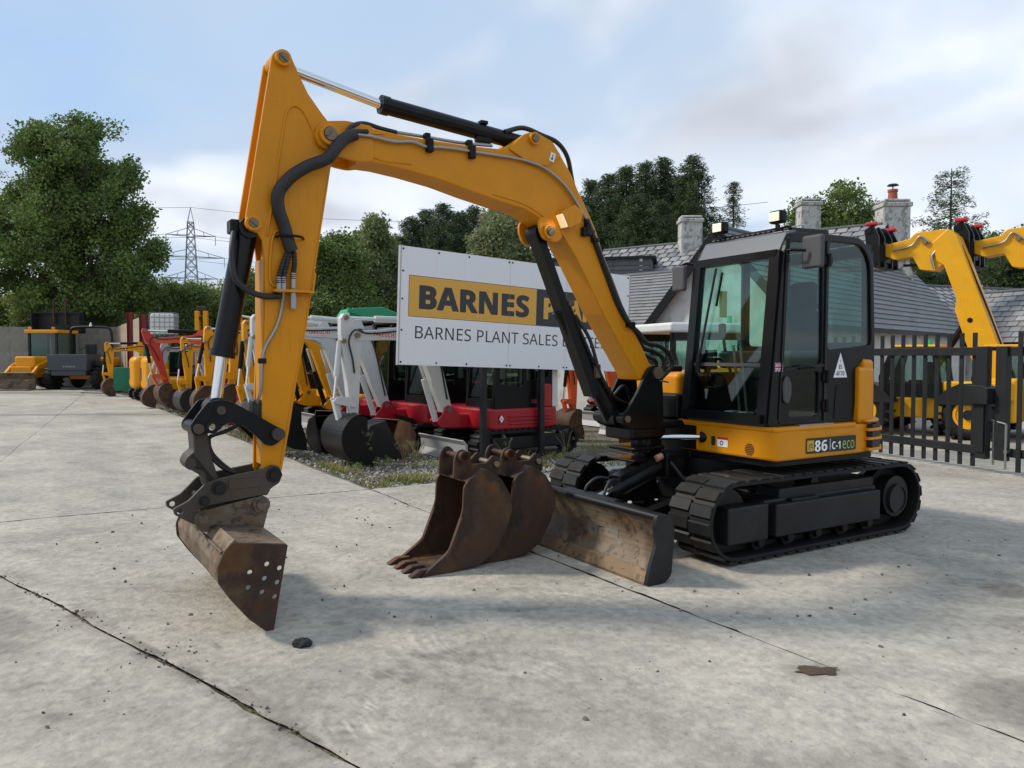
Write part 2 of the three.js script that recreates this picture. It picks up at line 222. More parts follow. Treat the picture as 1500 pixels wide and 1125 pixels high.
function slabSheet(name, q, nu, nv, parent) {
  const pos = [], cl = [], uv = [], idx = [], cx = (q[0][0] + q[1][0] + q[2][0] + q[3][0]) / 4, cz = (q[0][1] + q[1][1] + q[2][1] + q[3][1]) / 4;
  const sk = 0.35;                                            // rows bunch towards the first edge, where the camera is near
  for (let j = 0; j <= nv; j++) for (let i = 0; i <= nu; i++) {
    const s = i / nu, t = j / nv; let x = mix(mix(q[0][0], q[1][0], s), mix(q[3][0], q[2][0], s), t), z = mix(mix(q[0][1], q[1][1], s), mix(q[3][1], q[2][1], s), t);
    let y = 0; if (!i || !j || i === nu || j === nv) { const d = Math.hypot(cx - x, cz - z), e = (0.008 + 0.04 * Math.max(0, fbm(x * 7, z * 7, 3) - 0.46)) / d; x += (cx - x) * e; z += (cz - z) * e; const mx = (fbm(x * 1.3 + 5, z * 1.3, 4) - 0.5) * 0.07, mz = (fbm(x * 1.3, z * 1.3 + 9, 4) - 0.5) * 0.07; x += mx; z += mz; y = -0.006; }
    pos.push(x, y + 0.004 * (fbm(x * 0.4, z * 0.4, 2) - 0.5), z); uv.push(x, z); cl.push(...concTone(x, z));
  }
  for (let j = 0; j < nv; j++) for (let i = 0; i < nu; i++) { const a = j * (nu + 1) + i; idx.push(a, a + 1, a + nu + 2, a, a + nu + 2, a + nu + 1); }
  const g = new THREE.BufferGeometry(); g.setAttribute('position', new THREE.Float32BufferAttribute(pos, 3)); g.setAttribute('uv', new THREE.Float32BufferAttribute(uv, 2)); g.setAttribute('color', new THREE.Float32BufferAttribute(cl, 3)); g.setIndex(idx); g.computeVertexNormals();
  const n = g.attributes.normal; if (n.getY(Math.floor(n.count / 2)) < 0) { for (let i = 0; i < idx.length; i += 3) [idx[i], idx[i + 1]] = [idx[i + 1], idx[i]]; g.setIndex(idx); g.computeVertexNormals(); }
  const m = new THREE.Mesh(g, concrete); m.name = name; m.receiveShadow = true; parent.add(m); return m;
}
const yard = new THREE.Group(); yard.name = 'concrete_yard'; yard.userData = { kind: 'structure', label: 'pale grey concrete yard of large slabs with dirty joints' }; scene.add(yard);
const BN = [3.62, -1.0], AN = [1.8, -1.0], AC = [-5.69, -7.26];
slabSheet('concrete_slab', [K, BN, AN, AC], 200, 150, yard);
slabSheet('concrete_slab', [AC, AN, [-10, -1], [-14, -2.52]], 170, 90, yard);
slabSheet('concrete_slab', [K, [20, -22.65], [20, -1], BN], 260, 220, yard);
slabSheet('concrete_slab', [AC, [-14, -2.52], [-62, -46], [-24.6, -45.2]], 110, 200, yard).visible = true;
slabSheet('concrete_slab', [K, AC, [-24.6, -45.2], [-24.55, -45.15]], 60, 240, yard);
slabSheet('concrete_slab', [[4.6, -13.35], [20, -22.65], [42, -50], [12, -50]], 90, 120, yard);
{
  const tGrav = tex(1024, (u, v) => { const s = vnoise(u * 150, v * 150, 150), s2 = vnoise(u * 70 + 0.3, v * 70, 70), f = fbm(u * 5, v * 5, 5, 5), g = sstep(0.5, 0.68, fbm(u * 7 + 0.5, v * 7, 5, 7)); let c = 0.4 + 0.45 * s * s2 + 0.3 * (f - 0.5); const a = [c, c * 0.95, c * 0.85], gr = [0.3 + 0.2 * s, 0.34 + 0.22 * s, 0.16 + 0.1 * s]; return a.map((q, i) => mix(q, gr[i], g * 0.5)); }, true);
  tGrav.repeat.set(0.5, 0.5);
  const ground = new THREE.PlaneGeometry(1400, 1400, 1, 1).rotateX(-Math.PI / 2).translate(0, -0.024, -300);
  mesh(scene, 'ground', ground, mat([0.55, 0.52, 0.47], 0.95, 0, { map: tGrav, bumpMap: tRustB, bumpScale: 0.02 }), { kind: 'structure', label: 'stony brown gravel ground between and beyond the concrete' });
}
// verge: gravel stones, grass and weeds between the slab edges and the parked machines
{
  reseed(5); const stone = new THREE.IcosahedronGeometry(1, 0), p = stone.attributes.position; for (let i = 0; i < p.count; i++) { const s = 0.75 + 0.5 * hash2(Math.round(p.getX(i) * 90), Math.round(p.getY(i) * 90 + p.getZ(i) * 37)); p.setXYZ(i, p.getX(i) * s, p.getY(i) * s * 0.7, p.getZ(i) * s); } stone.computeVertexNormals();
  const N = 9000, im = new THREE.InstancedMesh(stone, mat([0.4, 0.38, 0.35], 0.92), N), m4 = new THREE.Matrix4(), q = new THREE.Quaternion(), c = new THREE.Color();
  const inVerge = () => { // points behind the slab corner: along both edges
    if (rnd() < 0.55) { const t = Math.pow(rnd(), 1.6) * 24, w = Math.pow(rnd(), 1.3) * 3.2; return [K[0] - 0.538 * t + 0.843 * w + 0.08, K[1] - 0.843 * t - 0.538 * w - 0.03, w]; }
    const t = rnd() * 6.2, w = Math.pow(rnd(), 1.3) * 2.4; return [K[0] + 0.857 * t + 0.1 * w, K[1] - 0.516 * t - w - 0.06, w];
  };
  for (let i = 0; i < N; i++) { const [x, z] = inVerge(), s = rr(0.008, 0.03); q.setFromEuler(new THREE.Euler(rr(0, 6), rr(0, 6), rr(0, 6))); m4.compose(V(x, -0.02 + s * 0.3, z), q, V(s, s, s)); im.setMatrixAt(i, m4); const t = rr(0.5, 1.25); im.setColorAt(i, c.setRGB(t, t * rr(0.92, 1), t * rr(0.82, 0.98))); }
  im.name = 'gravel'; im.userData = { kind: 'stuff', label: 'loose grey gravel along the edge of the concrete', category: 'gravel' }; im.castShadow = im.receiveShadow = true; scene.add(im);
  // grass blades in tufts
  const blade = new THREE.BufferGeometry(); { const b = []; for (let k = 0; k < 7; k++) { const a = k * 0.9, l = 0.7 + 0.3 * hash2(k, 3), dx = Math.cos(a) * 0.45 * l, dz = Math.sin(a) * 0.45 * l, wx = -Math.sin(a) * 0.07, wz = Math.cos(a) * 0.07, ox = Math.cos(a) * 0.12, oz = Math.sin(a) * 0.12; b.push(ox - wx, 0, oz - wz, ox + wx, 0, oz + wz, ox + dx * 0.4, l * 0.6, oz + dz * 0.4, ox + dx * 0.4, l * 0.6, oz + dz * 0.4, ox + wx, 0, oz + wz, ox + dx, l, oz + dz); } blade.setAttribute('position', new THREE.Float32BufferAttribute(b, 3)); blade.computeVertexNormals(); }
  const NG = 1500, ig = new THREE.InstancedMesh(blade, phys([0.17, 0.19, 0.06], 0.9, 0, { side: THREE.DoubleSide, transmission: 0.3, thickness: 0 }), NG); let n = 0;
  while (n < NG) { const [x, z, w] = inVerge(); const dens = fbm(x * 1.1 + 7, z * 1.1, 4); const edge = w < 0.35 ? 0.1 : 0; if (dens + edge < 0.47 + 0.1 * rnd()) continue; const s = rr(0.03, 0.11) * (dens > 0.56 ? 1.5 : 1); q.setFromEuler(new THREE.Euler(0, rr(0, 6), 0)); m4.compose(V(x, -0.024, z), q, V(s * 1.3, s, s * 1.3)); ig.setMatrixAt(n, m4); const t = rr(0.7, 1.5), d = rnd() < 0.2 ? 1 : 0; ig.setColorAt(n, c.setRGB(t * (1 + d * 1.2), t * (1 + d * 0.5), t)); n++; }
  ig.name = 'verge_grass'; ig.userData = { kind: 'stuff', label: 'patchy green grass growing through the gravel verge', category: 'grass' }; ig.castShadow = ig.receiveShadow = true; scene.add(ig);
  // grit scattered on the slabs and along the open joint
  const NS = 620, is = new THREE.InstancedMesh(stone, mat([0.16, 0.15, 0.135], 0.95), NS);
  for (let i = 0; i < NS; i++) { let x, z, s; if (i < 130) { const t = Math.pow(rnd(), 0.9); x = -3.89 + 3.6 * t + rr(-1, 1) * 0.04; z = -5.76 + 3.0 * t + rr(-1, 1) * 0.045; s = rr(0.002, 0.008); if (rnd() < 0.3) { const k = rnd() < 0.5 ? 0.36 : 0.6; x = mix(-3.89, -0.6, k + rr(-0.07, 0.07)) + rr(-0.06, 0.06); z = mix(-5.76, -3.01, k + rr(-0.07, 0.07)) + rr(-0.06, 0.06); } } else { x = rr(-4, 4.5); z = -2.6 - Math.pow(rnd(), 0.8) * 6; s = Math.pow(rnd(), 2.5) * 0.011 + 0.0025; } q.setFromEuler(new THREE.Euler(rr(0, 6), rr(0, 6), rr(0, 6))); m4.compose(V(x, s * 0.35, z), q, V(s * 1.2, s, s)); is.setMatrixAt(i, m4); const t = rr(0.3, 1.6); is.setColorAt(i, c.setRGB(t, t, t * 0.95)); }
  is.name = 'loose_grit'; is.userData = { kind: 'stuff', label: 'dark grit and small stones scattered over the concrete', category: 'grit' }; is.castShadow = is.receiveShadow = true; scene.add(is);
  // one black clod by the hanging bucket
  const cl = new THREE.IcosahedronGeometry(0.045, 4), cp = cl.attributes.position; for (let i = 0; i < cp.count; i++) { const x = cp.getX(i), y = cp.getY(i), z = cp.getZ(i), k = 0.5 + 1.0 * fbm(x * 60 + 9, y * 60 + z * 80, 4); cp.setXYZ(i, x * k * 1.15, y * k * 0.62, z * k); } cl.computeVertexNormals();
  mesh(scene, 'clod', cl.translate(-1.2, 0.014, -4.31), mat([0.022, 0.023, 0.024], 0.95), { label: 'small black lump of tar lying beside the ditching bucket', category: 'clod' });
  // puddle
  const pp = []; for (let i = 0; i < 40; i++) { const a = i / 40 * Math.PI * 2, r = 1 + 1.5 * (fbm(Math.cos(a) * 2 + 5, Math.sin(a) * 2, 4) - 0.5); pp.push([Math.cos(a) * 0.11 * r, Math.sin(a) * 0.055 * r]); }
  mesh(scene, 'puddle', new THREE.ShapeGeometry(new THREE.Shape(P2(pp))).rotateX(-Math.PI / 2).translate(1.6, 0.0065, -3.96), phys([0.085, 0.074, 0.058], 0.09), { kind: 'structure', label: 'small brown puddle in a hollow of the concrete' });
}

// ---------- shared shape helpers ----------
function fillet(poly, r) { // round each corner of a closed polygon with radius about r
  const out = [], n = poly.length;
  for (let i = 0; i < n; i++) {
    const p = poly[i], a = poly[(i + n - 1) % n], b = poly[(i + 1) % n], R = p[2] ?? r;
    const la = Math.hypot(a[0] - p[0], a[1] - p[1]), lb = Math.hypot(b[0] - p[0], b[1] - p[1]), k = Math.min(R, la * 0.48, lb * 0.48);
    if (k < 1e-4) { out.push([p[0], p[1]]); continue; }
    const A = [p[0] + (a[0] - p[0]) / la * k, p[1] + (a[1] - p[1]) / la * k], B = [p[0] + (b[0] - p[0]) / lb * k, p[1] + (b[1] - p[1]) / lb * k];
    for (let j = 0; j <= 4; j++) { const t = j / 4; out.push([(1 - t) * (1 - t) * A[0] + 2 * t * (1 - t) * p[0] + t * t * B[0], (1 - t) * (1 - t) * A[1] + 2 * t * (1 - t) * p[1] + t * t * B[1]]); }
  }
  return out;
}
function extH(poly, z0, z1, holes, bev = 0) {
  const s = new THREE.Shape(P2(poly)); for (const h of holes) s.holes.push(new THREE.Path(P2(h)));
  return new THREE.ExtrudeGeometry(s, { depth: z1 - z0 - 2 * bev, bevelEnabled: bev > 0, bevelThickness: bev, bevelSize: bev, bevelOffset: -bev, bevelSegments: 2, curveSegments: 6 }).translate(0, 0, z0 + bev);
}
const rect = (x0, x1, y0, y1) => [[x0, y0], [x1, y0], [x1, y1], [x0, y1]];
// plan polygon (x, z) raised from y0 to y1
const plan = (poly, y0, y1, bev = 0) => ext(poly.map(([x, z]) => [x, -z]), y0, y1, bev).rotateX(-Math.PI / 2);
// a track belt: stadium ring across z0..z1
function stadium(xr, xf, yc, R, n = 12) { const p = []; for (let i = 0; i <= n; i++) { const a = -Math.PI / 2 + Math.PI * i / n; p.push([xf + R * Math.cos(a), yc + R * Math.sin(a)]); } for (let i = 0; i <= n; i++) { const a = Math.PI / 2 + Math.PI * i / n; p.push([xr + R * Math.cos(a), yc + R * Math.sin(a)]); } return p; }
function alongStadium(xr, xf, yc, R, s) { // arc-length position and outward angle
  const L = xf - xr, C = Math.PI * R; s = ((s % (2 * L + 2 * C)) + 2 * L + 2 * C) % (2 * L + 2 * C);
  if (s < L) return [xr + s, yc - R, -Math.PI / 2]; s -= L; if (s < C) { const a = -Math.PI / 2 + s / R; return [xf + R * Math.cos(a), yc + R * Math.sin(a), a]; } s -= C;
  if (s < L) return [xf - s, yc + R, Math.PI / 2]; s -= L; const a = Math.PI / 2 + s / R; return [xr + R * Math.cos(a), yc + R * Math.sin(a), a];
}
const at = (x, y, z, ry = 0, rx = 0, rz = 0) => new THREE.Matrix4().compose(V(x, y, z), new THREE.Quaternion().setFromEuler(new THREE.Euler(rx, ry, rz, 'YXZ')), V(1, 1, 1));
const SIDE = (x, y, z) => at(x, y, z, Math.PI);          // a print on the left flank, read from outside
const FRONT = (x, y, z) => at(x, y, z, Math.PI / 2);     // a print on the front face
const jcb = print(0.5, 0.2, (x, w, h) => { x.fillStyle = '#101010'; x.fillRect(0, 0, w, h); fitText(x, 'JCB', w / 2, h / 2, w * 0.8, h * 0.85, 'bold %px sans-serif', '#f4f4f4'); }, 300);

// ---------- the large yellow excavator ----------
const DEG = Math.PI / 180;
{
  const X = thing('excavator', 'large yellow and black tracked excavator with its arm reaching to a hanging ditching bucket', 'excavator', [1.973, 0, -7.363], Math.PI + 31 * DEG);
  const BM = new THREE.Matrix4().makeTranslation(0.8, 0, 0.15).multiply(new THREE.Matrix4().makeRotationY(1.5 * DEG));   // the boom's own frame
  const sub = (p, n, g, m, o = {}) => mesh(p, n, join([g]), m, o);
  const bp = (p, n, g, m, o = {}) => mesh(p, n, join([g]), m, { ...o, m: BM });

  // undercarriage
  const lugShape = (() => { const g = ext([[-0.052, 0], [0.052, 0], [0.044, 0.018], [-0.044, 0.018]], -0.112, 0.112, 0.008); const p = g.attributes.position; for (let i = 0; i < p.count; i++) p.setX(i, p.getX(i) + 0.22 * Math.abs(p.getZ(i))); g.computeVertexNormals(); return join([g]); })();
  const lugMats = [M.lug, phys([0.03, 0.029, 0.027], 0.6, 0, { map: tBlack, specularIntensity: 0.6 }), phys([0.042, 0.039, 0.034], 0.7, 0, { map: tBlack, specularIntensity: 0.5 })];
  for (const sd of [-1, 1]) {
    const zc = sd * 0.875, z0 = zc - 0.225, z1 = zc + 0.225, xr = -1.255, xf = 0.885, yc = 0.345, R = 0.312;
    const belt = sub(X, 'track', [extH(stadium(xr, xf, yc, R), z0, z1, [stadium(xr, xf, yc, R - 0.03).reverse()], 0.006), extH(stadium(xr, xf, yc, R - 0.03), zc - 0.04, zc + 0.04, [stadium(xr, xf, yc, R - 0.07).reverse()])], M.rubber, { label: sd < 0 ? 'black rubber track under the cab side' : 'black rubber track on the far side' });
    const per = 2 * (xf - xr) + 2 * Math.PI * R, n = 46;
    for (let i = 0; i < n; i++) for (const h of [-1, 1]) {
      const [x, y, a] = alongStadium(xr, xf, yc, R, (i + (h > 0 ? 0.5 : 0)) * per / n);
      const g = lugShape.clone(); if (h < 0) g.rotateY(Math.PI); g.rotateZ(a - Math.PI / 2); g.translate(x, y, zc + h * 0.116);
      const me = new THREE.Mesh(g, lugMats[Math.floor(hash2(i * 7 + h, sd * 13) * 3)]); me.name = 'lug'; me.castShadow = me.receiveShadow = true; belt.add(me);
    }
    const o = sd * 0.02;
    sub(X, 'track_frame', [slab(-1.0, 0.5, 0.2, 0.47, zc - 0.14, zc + 0.14, 0.02), slab(-0.95, 0.44, 0.17, 0.44, zc - 0.2 + o, zc + 0.2 + o, 0.015), slab(-0.98, 0.3, 0.44, 0.55, zc - 0.13, zc + 0.13, 0.02), slab(0.44, 0.86, 0.24, 0.46, zc - 0.12, zc + 0.12, 0.015), slab(0.52, 0.98, 0.16, 0.46, zc - 0.19 + o, zc + 0.19 + o, 0.02), box(0.34, 0.02, 0.06, 0.05, 0.452, zc + sd * 0.16), rod([0.42, 0.27, zc + sd * 0.212], [0.28, 0.24, zc + sd * 0.212], 0.008)], M.charcoal);
    const wheel = sub(X, 'idler', [pinZ(xf, yc, zc - 0.07, zc + 0.07, 0.25, 28), pinZ(xf, yc, zc - 0.11, zc + 0.11, 0.09)], M.satin);
    const spr = sub(X, 'sprocket', [pinZ(xr, yc, zc - 0.05, zc + 0.05, 0.255, 22), pinZ(xr, yc, zc - 0.17, zc + 0.17, 0.19, 28)], M.satin);
    sub(spr, 'motor_cover', [pinZ(xr, yc - 0.02, zc + sd * 0.17, zc + sd * 0.19, 0.125, 28), ringZ(xr, yc - 0.02, Math.min(zc + sd * 0.17, zc + sd * 0.2), Math.max(zc + sd * 0.17, zc + sd * 0.2), 0.135, 0.118)], M.charcoal);
    for (let k = 0; k < 5; k++) sub(X, 'roller', [pinZ(-0.92 + k * 0.36, 0.125, zc - 0.1, zc + 0.1, 0.075), pinZ(-0.92 + k * 0.36, 0.125, zc - 0.14, zc + 0.14, 0.04)], M.satin);
    sub(X, 'carrier_roller', [pinZ(-0.2, 0.555, zc - 0.09, zc + 0.09, 0.05), bar([-0.2, 0.47, zc], [-0.2, 0.555, zc], 0.06, 0.05)], M.satin);
  }
  sub(X, 'undercarriage_frame', [slab(-0.6, 0.5, 0.3, 0.58, -0.42, 0.42, 0.03), slab(-0.75, 0.35, 0.28, 0.5, -0.72, 0.72, 0.03), bar([0.4, 0.4, -0.4], [0.75, 0.38, -0.7], 0.16, 0.18), bar([0.4, 0.4, 0.4], [0.75, 0.38, 0.7], 0.16, 0.18), pinZ(0, 0, -0.01, 0.01, 0.01)], M.black);
  sub(X, 'slew_ring', [rod([0, 0.57, 0], [0, 0.72, 0], 0.47, 0.47, 40), rod([0, 0.7, 0], [0, 0.8, 0], 0.4, 0.4, 40)], M.black);
  sub(X, 'house_floor', [plan(fillet([[0.42, -1.02], [0.42, 1.02], [-0.95, 1.02], [-1.25, 0.6], [-1.25, -0.6], [-0.95, -1.02]], 0.1), 0.735, 0.8)], M.black);

  // dozer blade
  const prof = []; for (let i = 0; i <= 12; i++) { const t = i / 12; prof.push([1.845 - 0.155 * Math.sin(t * Math.PI * 0.78) , 0.015 + 0.445 * t]); }
  const back = prof.map(([x, y]) => [x - 0.035, y]).reverse();
  const blade = sub(X, 'dozer_blade', ext([...prof, ...back], -1.11, 1.11), M.worn, { label: 'worn bare steel dozer blade' });
  sub(blade, 'blade_top', [rod([1.735, 0.478, -1.11], [1.735, 0.478, 1.11], 0.028, 0.028, 14), slab(1.63, 1.735, 0.448, 0.49, -1.1, 1.1, 0.01)], M.satin);
  const ep = fillet([[1.87, 0], [1.84, 0.12], [1.775, 0.3], [1.79, 0.44], [1.77, 0.51], [1.66, 0.5], [1.6, 0.4], [1.63, 0.05], [1.7, 0]], 0.03);
  for (const sd of [-1, 1]) sub(blade, 'end_plate', ext(ep, sd * 1.13 - 0.018, sd * 1.13 + 0.018, 0.004), M.charcoal);
  sub(blade, 'cutting_edge', [ext([[1.862, -0.002], [1.862, 0.02], [1.815, 0.105], [1.8, 0.1], [1.825, -0.002]], -1.108, 1.108)], mat([0.66, 0.56, 0.42], 0.6, 0.2, { map: tWorn }));
  for (const sd of [-1, 1]) sub(X, 'blade_arm', [bar([1.68, 0.2, sd * 0.42], [0.45, 0.42, sd * 0.36], 0.11, 0.15), bar([1.66, 0.32, sd * 0.42], [1.3, 0.3, sd * 0.42], 0.03, 0.1), pinZ(0.45, 0.42, sd * 0.36 - 0.1, sd * 0.36 + 0.1, 0.06)], M.black);
  sub(X, 'blade_cross_plate', [slab(1.05, 1.6, 0.3, 0.33, -0.4, 0.4, 0.01), tube([[1.62, 0.37, -0.5], [1.5, 0.42, -0.3], [1.42, 0.44, 0], [1.5, 0.42, 0.3], [1.62, 0.37, 0.5]], 0.02, 20, 6), rod([1.5, 0.38, -0.36], [1.5, 0.38, 0.36], 0.09, 0.09, 18)], M.satin);
  const bc = sub(X, 'blade_cylinder', [rod([1.3, 0.47, -0.03], [0.72, 0.67, -0.03], 0.085, 0.085, 22), slab(0.55, 0.78, 0.55, 0.78, -0.16, 0.1, 0.02), rod([1.33, 0.46, -0.03], [1.27, 0.48, -0.03], 0.1, 0.1, 22), bar([1.25, 0.58, -0.03], [0.75, 0.75, -0.03], 0.13, 0.05)], M.gloss);
  sub(bc, 'rod', rod([1.3, 0.47, -0.03], [1.56, 0.38, -0.03], 0.04, 0.04, 16), M.chrome);
  sub(bc, 'hose', [tube([[1.28, 0.57, -0.1], [1.38, 0.58, -0.12], [1.46, 0.5, -0.14], [1.48, 0.42, -0.15]], 0.014), tube([[1.28, 0.57, 0.04], [1.4, 0.58, 0.06], [1.48, 0.5, 0.1], [1.5, 0.42, 0.1]], 0.014), tube([[0.74, 0.7, -0.16], [0.6, 0.5, -0.3], [0.4, 0.52, -0.5], [0.1, 0.62, -0.45]], 0.018)], M.hose);
  sub(bc, 'grease_plug', rod([0.86, 0.735, -0.11], [0.8, 0.755, -0.11], 0.03, 0.03), mat([0.5, 0.25, 0.17], 0.6));

  // house: skirt, counterweight, engine hood
  const rim = fillet([[0.46, -1.095, 0.06], [0.46, 0.035, 0.02], [0.12, 0.035, 0.02], [0.12, 0.56, 0.02], [0.46, 0.56, 0.02], [0.46, 1.09, 0.08], [-0.85, 1.08, 0.2], [-1.28, 0.72, 0.35], [-1.36, 0, 0.4], [-1.28, -0.72, 0.35], [-0.88, -1.07, 0.25]], 0.05);
  const skirt = sub(X, 'skirt', [plan(rim, 0.79, 1.05, 0.02), plan(fillet([[0.47, -1.1, 0.05], [0.47, 0.06, 0.02], [0.3, 0.06], [0.3, -0.9], [-0.6, -0.92], [-0.6, -1.09]], 0.03), 1.03, 1.068, 0.012)], M.yellow);
  sub(skirt, 'front_recess', [slab(0.455, 0.4625, 0.8, 1.02, -0.2, 0.03)], M.black);
  const oval = fillet([[-0.43, 0.86], [-0.385, 0.86], [-0.385, 0.945], [-0.43, 0.945]], 0.03).map(([z, y]) => [z, y]);
  sub(skirt, 'slot', ext(oval.map(([z, y]) => [-z, y]), 0, 0.004).rotateY(Math.PI / 2).translate(0.4602, 0, 0), M.hose);
  for (let k = 0; k < 7; k++) { const hw = 0.05 * Math.sqrt(1 - ((k - 3) / 3.6) ** 2); sub(skirt, 'vent_slit', slab(0.4602, 0.464, 0.82 + k * 0.0145, 0.827 + k * 0.0145, -0.82 - hw, -0.82 + hw), M.hose); }
  decal(skirt, 'warning_sticker', print(0.13, 0.09, (x, w, h) => { x.fillStyle = '#eee'; x.fillRect(0, 0, w, h); x.fillStyle = '#b81f1f'; x.fillRect(0, 0, w, h * 0.25); x.strokeStyle = '#333'; x.lineWidth = 6; x.beginPath(); x.arc(w * 0.4, h * 0.62, h * 0.2, 0, 7); x.stroke(); }, 600), 0.12, 0.085, FRONT(0.4635, 0.9, -0.52));
  decal(skirt, 'model_plate', print(0.66, 0.13, (x, w, h) => { x.fillStyle = '#1c1c1a'; x.fillRect(0, 0, w, h); x.fillStyle = '#caa033'; x.fillRect(w * 0.02, h * 0.14, w * 0.13, h * 0.72); fitText(x, 'JCB', w * 0.085, h * 0.5, w * 0.08, h * 0.4, 'bold %px sans-serif', '#1c1c1a'); fitText(x, '86', w * 0.29, h * 0.55, w * 0.26, h * 1.02, 'bold %px sans-serif', '#f2f2ee'); x.fillStyle = '#ddd'; x.fillRect(w * 0.465, h * 0.12, w * 0.012, h * 0.76); fitText(x, 'C-1', w * 0.6, h * 0.6, w * 0.2, h * 0.72, 'bold %px sans-serif', '#f2f2ee'); fitText(x, 'eco', w * 0.845, h * 0.52, w * 0.26, h * 1.0, '%px sans-serif', '#9cc22b'); }, 900), 0.65, 0.128, at(-0.238, 0.897, -1.0985, Math.PI - 0.9 * DEG));
  sub(skirt, 'step_tread', [slab(-0.28, 0.16, 1.068, 1.079, -1.085, -1.03)], M.steel);
  const cwPlan = fillet([[-0.66, -1.062, 0.02], [-0.9, -1.05, 0.2], [-1.3, -0.72, 0.35], [-1.385, 0, 0.4], [-1.3, 0.72, 0.35], [-0.9, 1.05, 0.2], [-0.66, 1.062, 0.02]], 0.1);
  const cw = sub(X, 'counterweight', [plan(cwPlan, 1.05, 1.56, 0.035), plan(fillet([[-0.74, -1.05, 0.02], [-0.9, -1.04, 0.2], [-1.28, -0.7, 0.35], [-1.36, 0, 0.4], [-1.28, 0.7, 0.35], [-0.9, 1.04, 0.2], [-0.74, 1.05, 0.02]], 0.1), 1.5, 1.63, 0.04), plan(fillet([[-0.72, -1.105, 0.02], [-0.93, -1.09, 0.2], [-1.34, -0.74, 0.35], [-1.42, 0, 0.4], [-1.34, 0.74, 0.35], [-0.93, 1.09, 0.2], [-0.72, 1.105, 0.02]], 0.1), 1.06, 1.085, 0.01)], M.yellow);
  for (const [y0, y1] of [[0.835, 0.9], [0.93, 0.985], [1.005, 1.04]]) sub(cw, 'vent_opening', plan([[-0.8, -1.105], [-1.0, -1.045], [-1.12, -0.93], [-1.1, -0.9], [-0.98, -1.0], [-0.79, -1.06]], y0, y1), M.hose);
  for (const y of [0.915, 0.995, 0.82]) sub(cw, 'vent_rib', plan(fillet([[-0.74, -1.115], [-0.95, -1.095], [-1.16, -0.95], [-1.12, -0.9], [-0.96, -1.0], [-0.74, -1.05]], 0.02), y - 0.012, y + 0.012, 0.004), M.yellow);
  sub(X, 'engine_hood', [slab(-0.7, 0.4, 1.05, 1.5, 0.1, 1.04, 0.06)], M.yellow);
  sub(X, 'fuel_cap_guard', [slab(0.15, 0.42, 1.5, 1.56, 0.3, 0.9, 0.02)], M.black);

  // cab
  const zL = -1.02, zR = -0.01, cabO = fillet([[0.465, 1.07, 0.02], [0.3, 2.53, 0.1], [0.2, 2.69, 0.14], [-0.74, 2.71, 0.16], [-0.9, 2.52, 0.14], [-0.94, 1.75, 0.05], [-0.93, 1.6, 0.02], [-0.72, 1.6, 0.03], [-0.64, 1.07, 0.02]], 0.05);
  const wDoor = fillet([[0.285, 1.545], [-0.2, 1.59], [-0.19, 2.62], [0.225, 2.6]], 0.035), wRear = fillet([[-0.275, 1.71], [-0.885, 1.755], [-0.85, 2.5, 0.12], [-0.72, 2.645, 0.12], [-0.285, 2.64]], 0.04), wLow = fillet([[0.225, 1.15], [-0.16, 1.135], [-0.165, 1.52], [0.17, 1.505]], 0.04);
  const cab = sub(X, 'cab', [extH(cabO, zL, zL + 0.05, [wDoor, wRear, wLow], 0.008), extH(cabO, zR - 0.05, zR, [fillet([[0.3, 1.5], [-0.3, 1.5], [-0.3, 2.6], [0.24, 2.58]], 0.05), fillet([[-0.38, 1.75], [-0.86, 1.75], [-0.8, 2.6], [-0.38, 2.6]], 0.05)], 0.008),
    // front frame
    bar([0.452, 1.09, zL + 0.07], [0.3, 2.52, zL + 0.07], 0.1, 0.07), bar([0.452, 1.09, zR - 0.055], [0.3, 2.52, zR - 0.055], 0.09, 0.07), bar([0.455, 1.13, zL + 0.05], [0.455, 1.13, zR - 0.04], 0.12, 0.07), bar([0.3, 2.5, zL + 0.05], [0.3, 2.5, zR - 0.04], 0.08, 0.07),
    // rear frame
    bar([-0.9, 1.65, zL + 0.05], [-0.88, 2.6, zL + 0.05], 0.07), bar([-0.9, 1.65, zR - 0.05], [-0.88, 2.6, zR - 0.05], 0.07), slab(-0.94, -0.89, 1.6, 1.78, zL + 0.04, zR - 0.04), slab(-0.92, -0.84, 2.55, 2.66, zL + 0.04, zR - 0.04), slab(-0.72, -0.68, 1.07, 1.64, zL + 0.05, zR - 0.05), slab(-0.93, -0.7, 1.6, 1.63, zL + 0.05, zR - 0.05)], M.gloss, { label: 'black cab with large tinted windows' });
  sub(cab, 'roof', [slab(-0.78, 0.14, 2.655, 2.7, zL + 0.03, zR - 0.03, 0.02)], M.gloss);
  sub(cab, 'roof_visor', ext(fillet([[0.325, 2.5], [0.21, 2.7], [0.1, 2.715], [0.1, 2.67], [0.18, 2.65], [0.285, 2.49]], 0.02), zL + 0.045, zR - 0.035, 0.004), mat([0.16, 0.16, 0.165], 0.26, 0.7));
  const guard = sub(cab, 'roof_guard', [bar([0.13, 2.735, zL + 0.08], [0.13, 2.735, zR - 0.06], 0.03), bar([-0.35, 2.735, zL + 0.08], [-0.35, 2.735, zR - 0.06], 0.03), bar([0.13, 2.72, zL + 0.08], [-0.35, 2.735, zL + 0.08], 0.03), bar([0.13, 2.72, zR - 0.06], [-0.35, 2.735, zR - 0.06], 0.03)], M.satin);
  for (let k = 0; k < 15; k++) sub(guard, 'slat', bar([0.175, 2.722, -0.92 + k * 0.058], [-0.12, 2.79, -0.9 + k * 0.058], 0.03, 0.008), M.steel);
  const pane = (n, g, m) => sub(cab, n, g, m);
  pane('windscreen', bar([0.397, 1.6, -0.52], [0.308, 2.47, -0.52], 0.8, 0.006), M.glass);
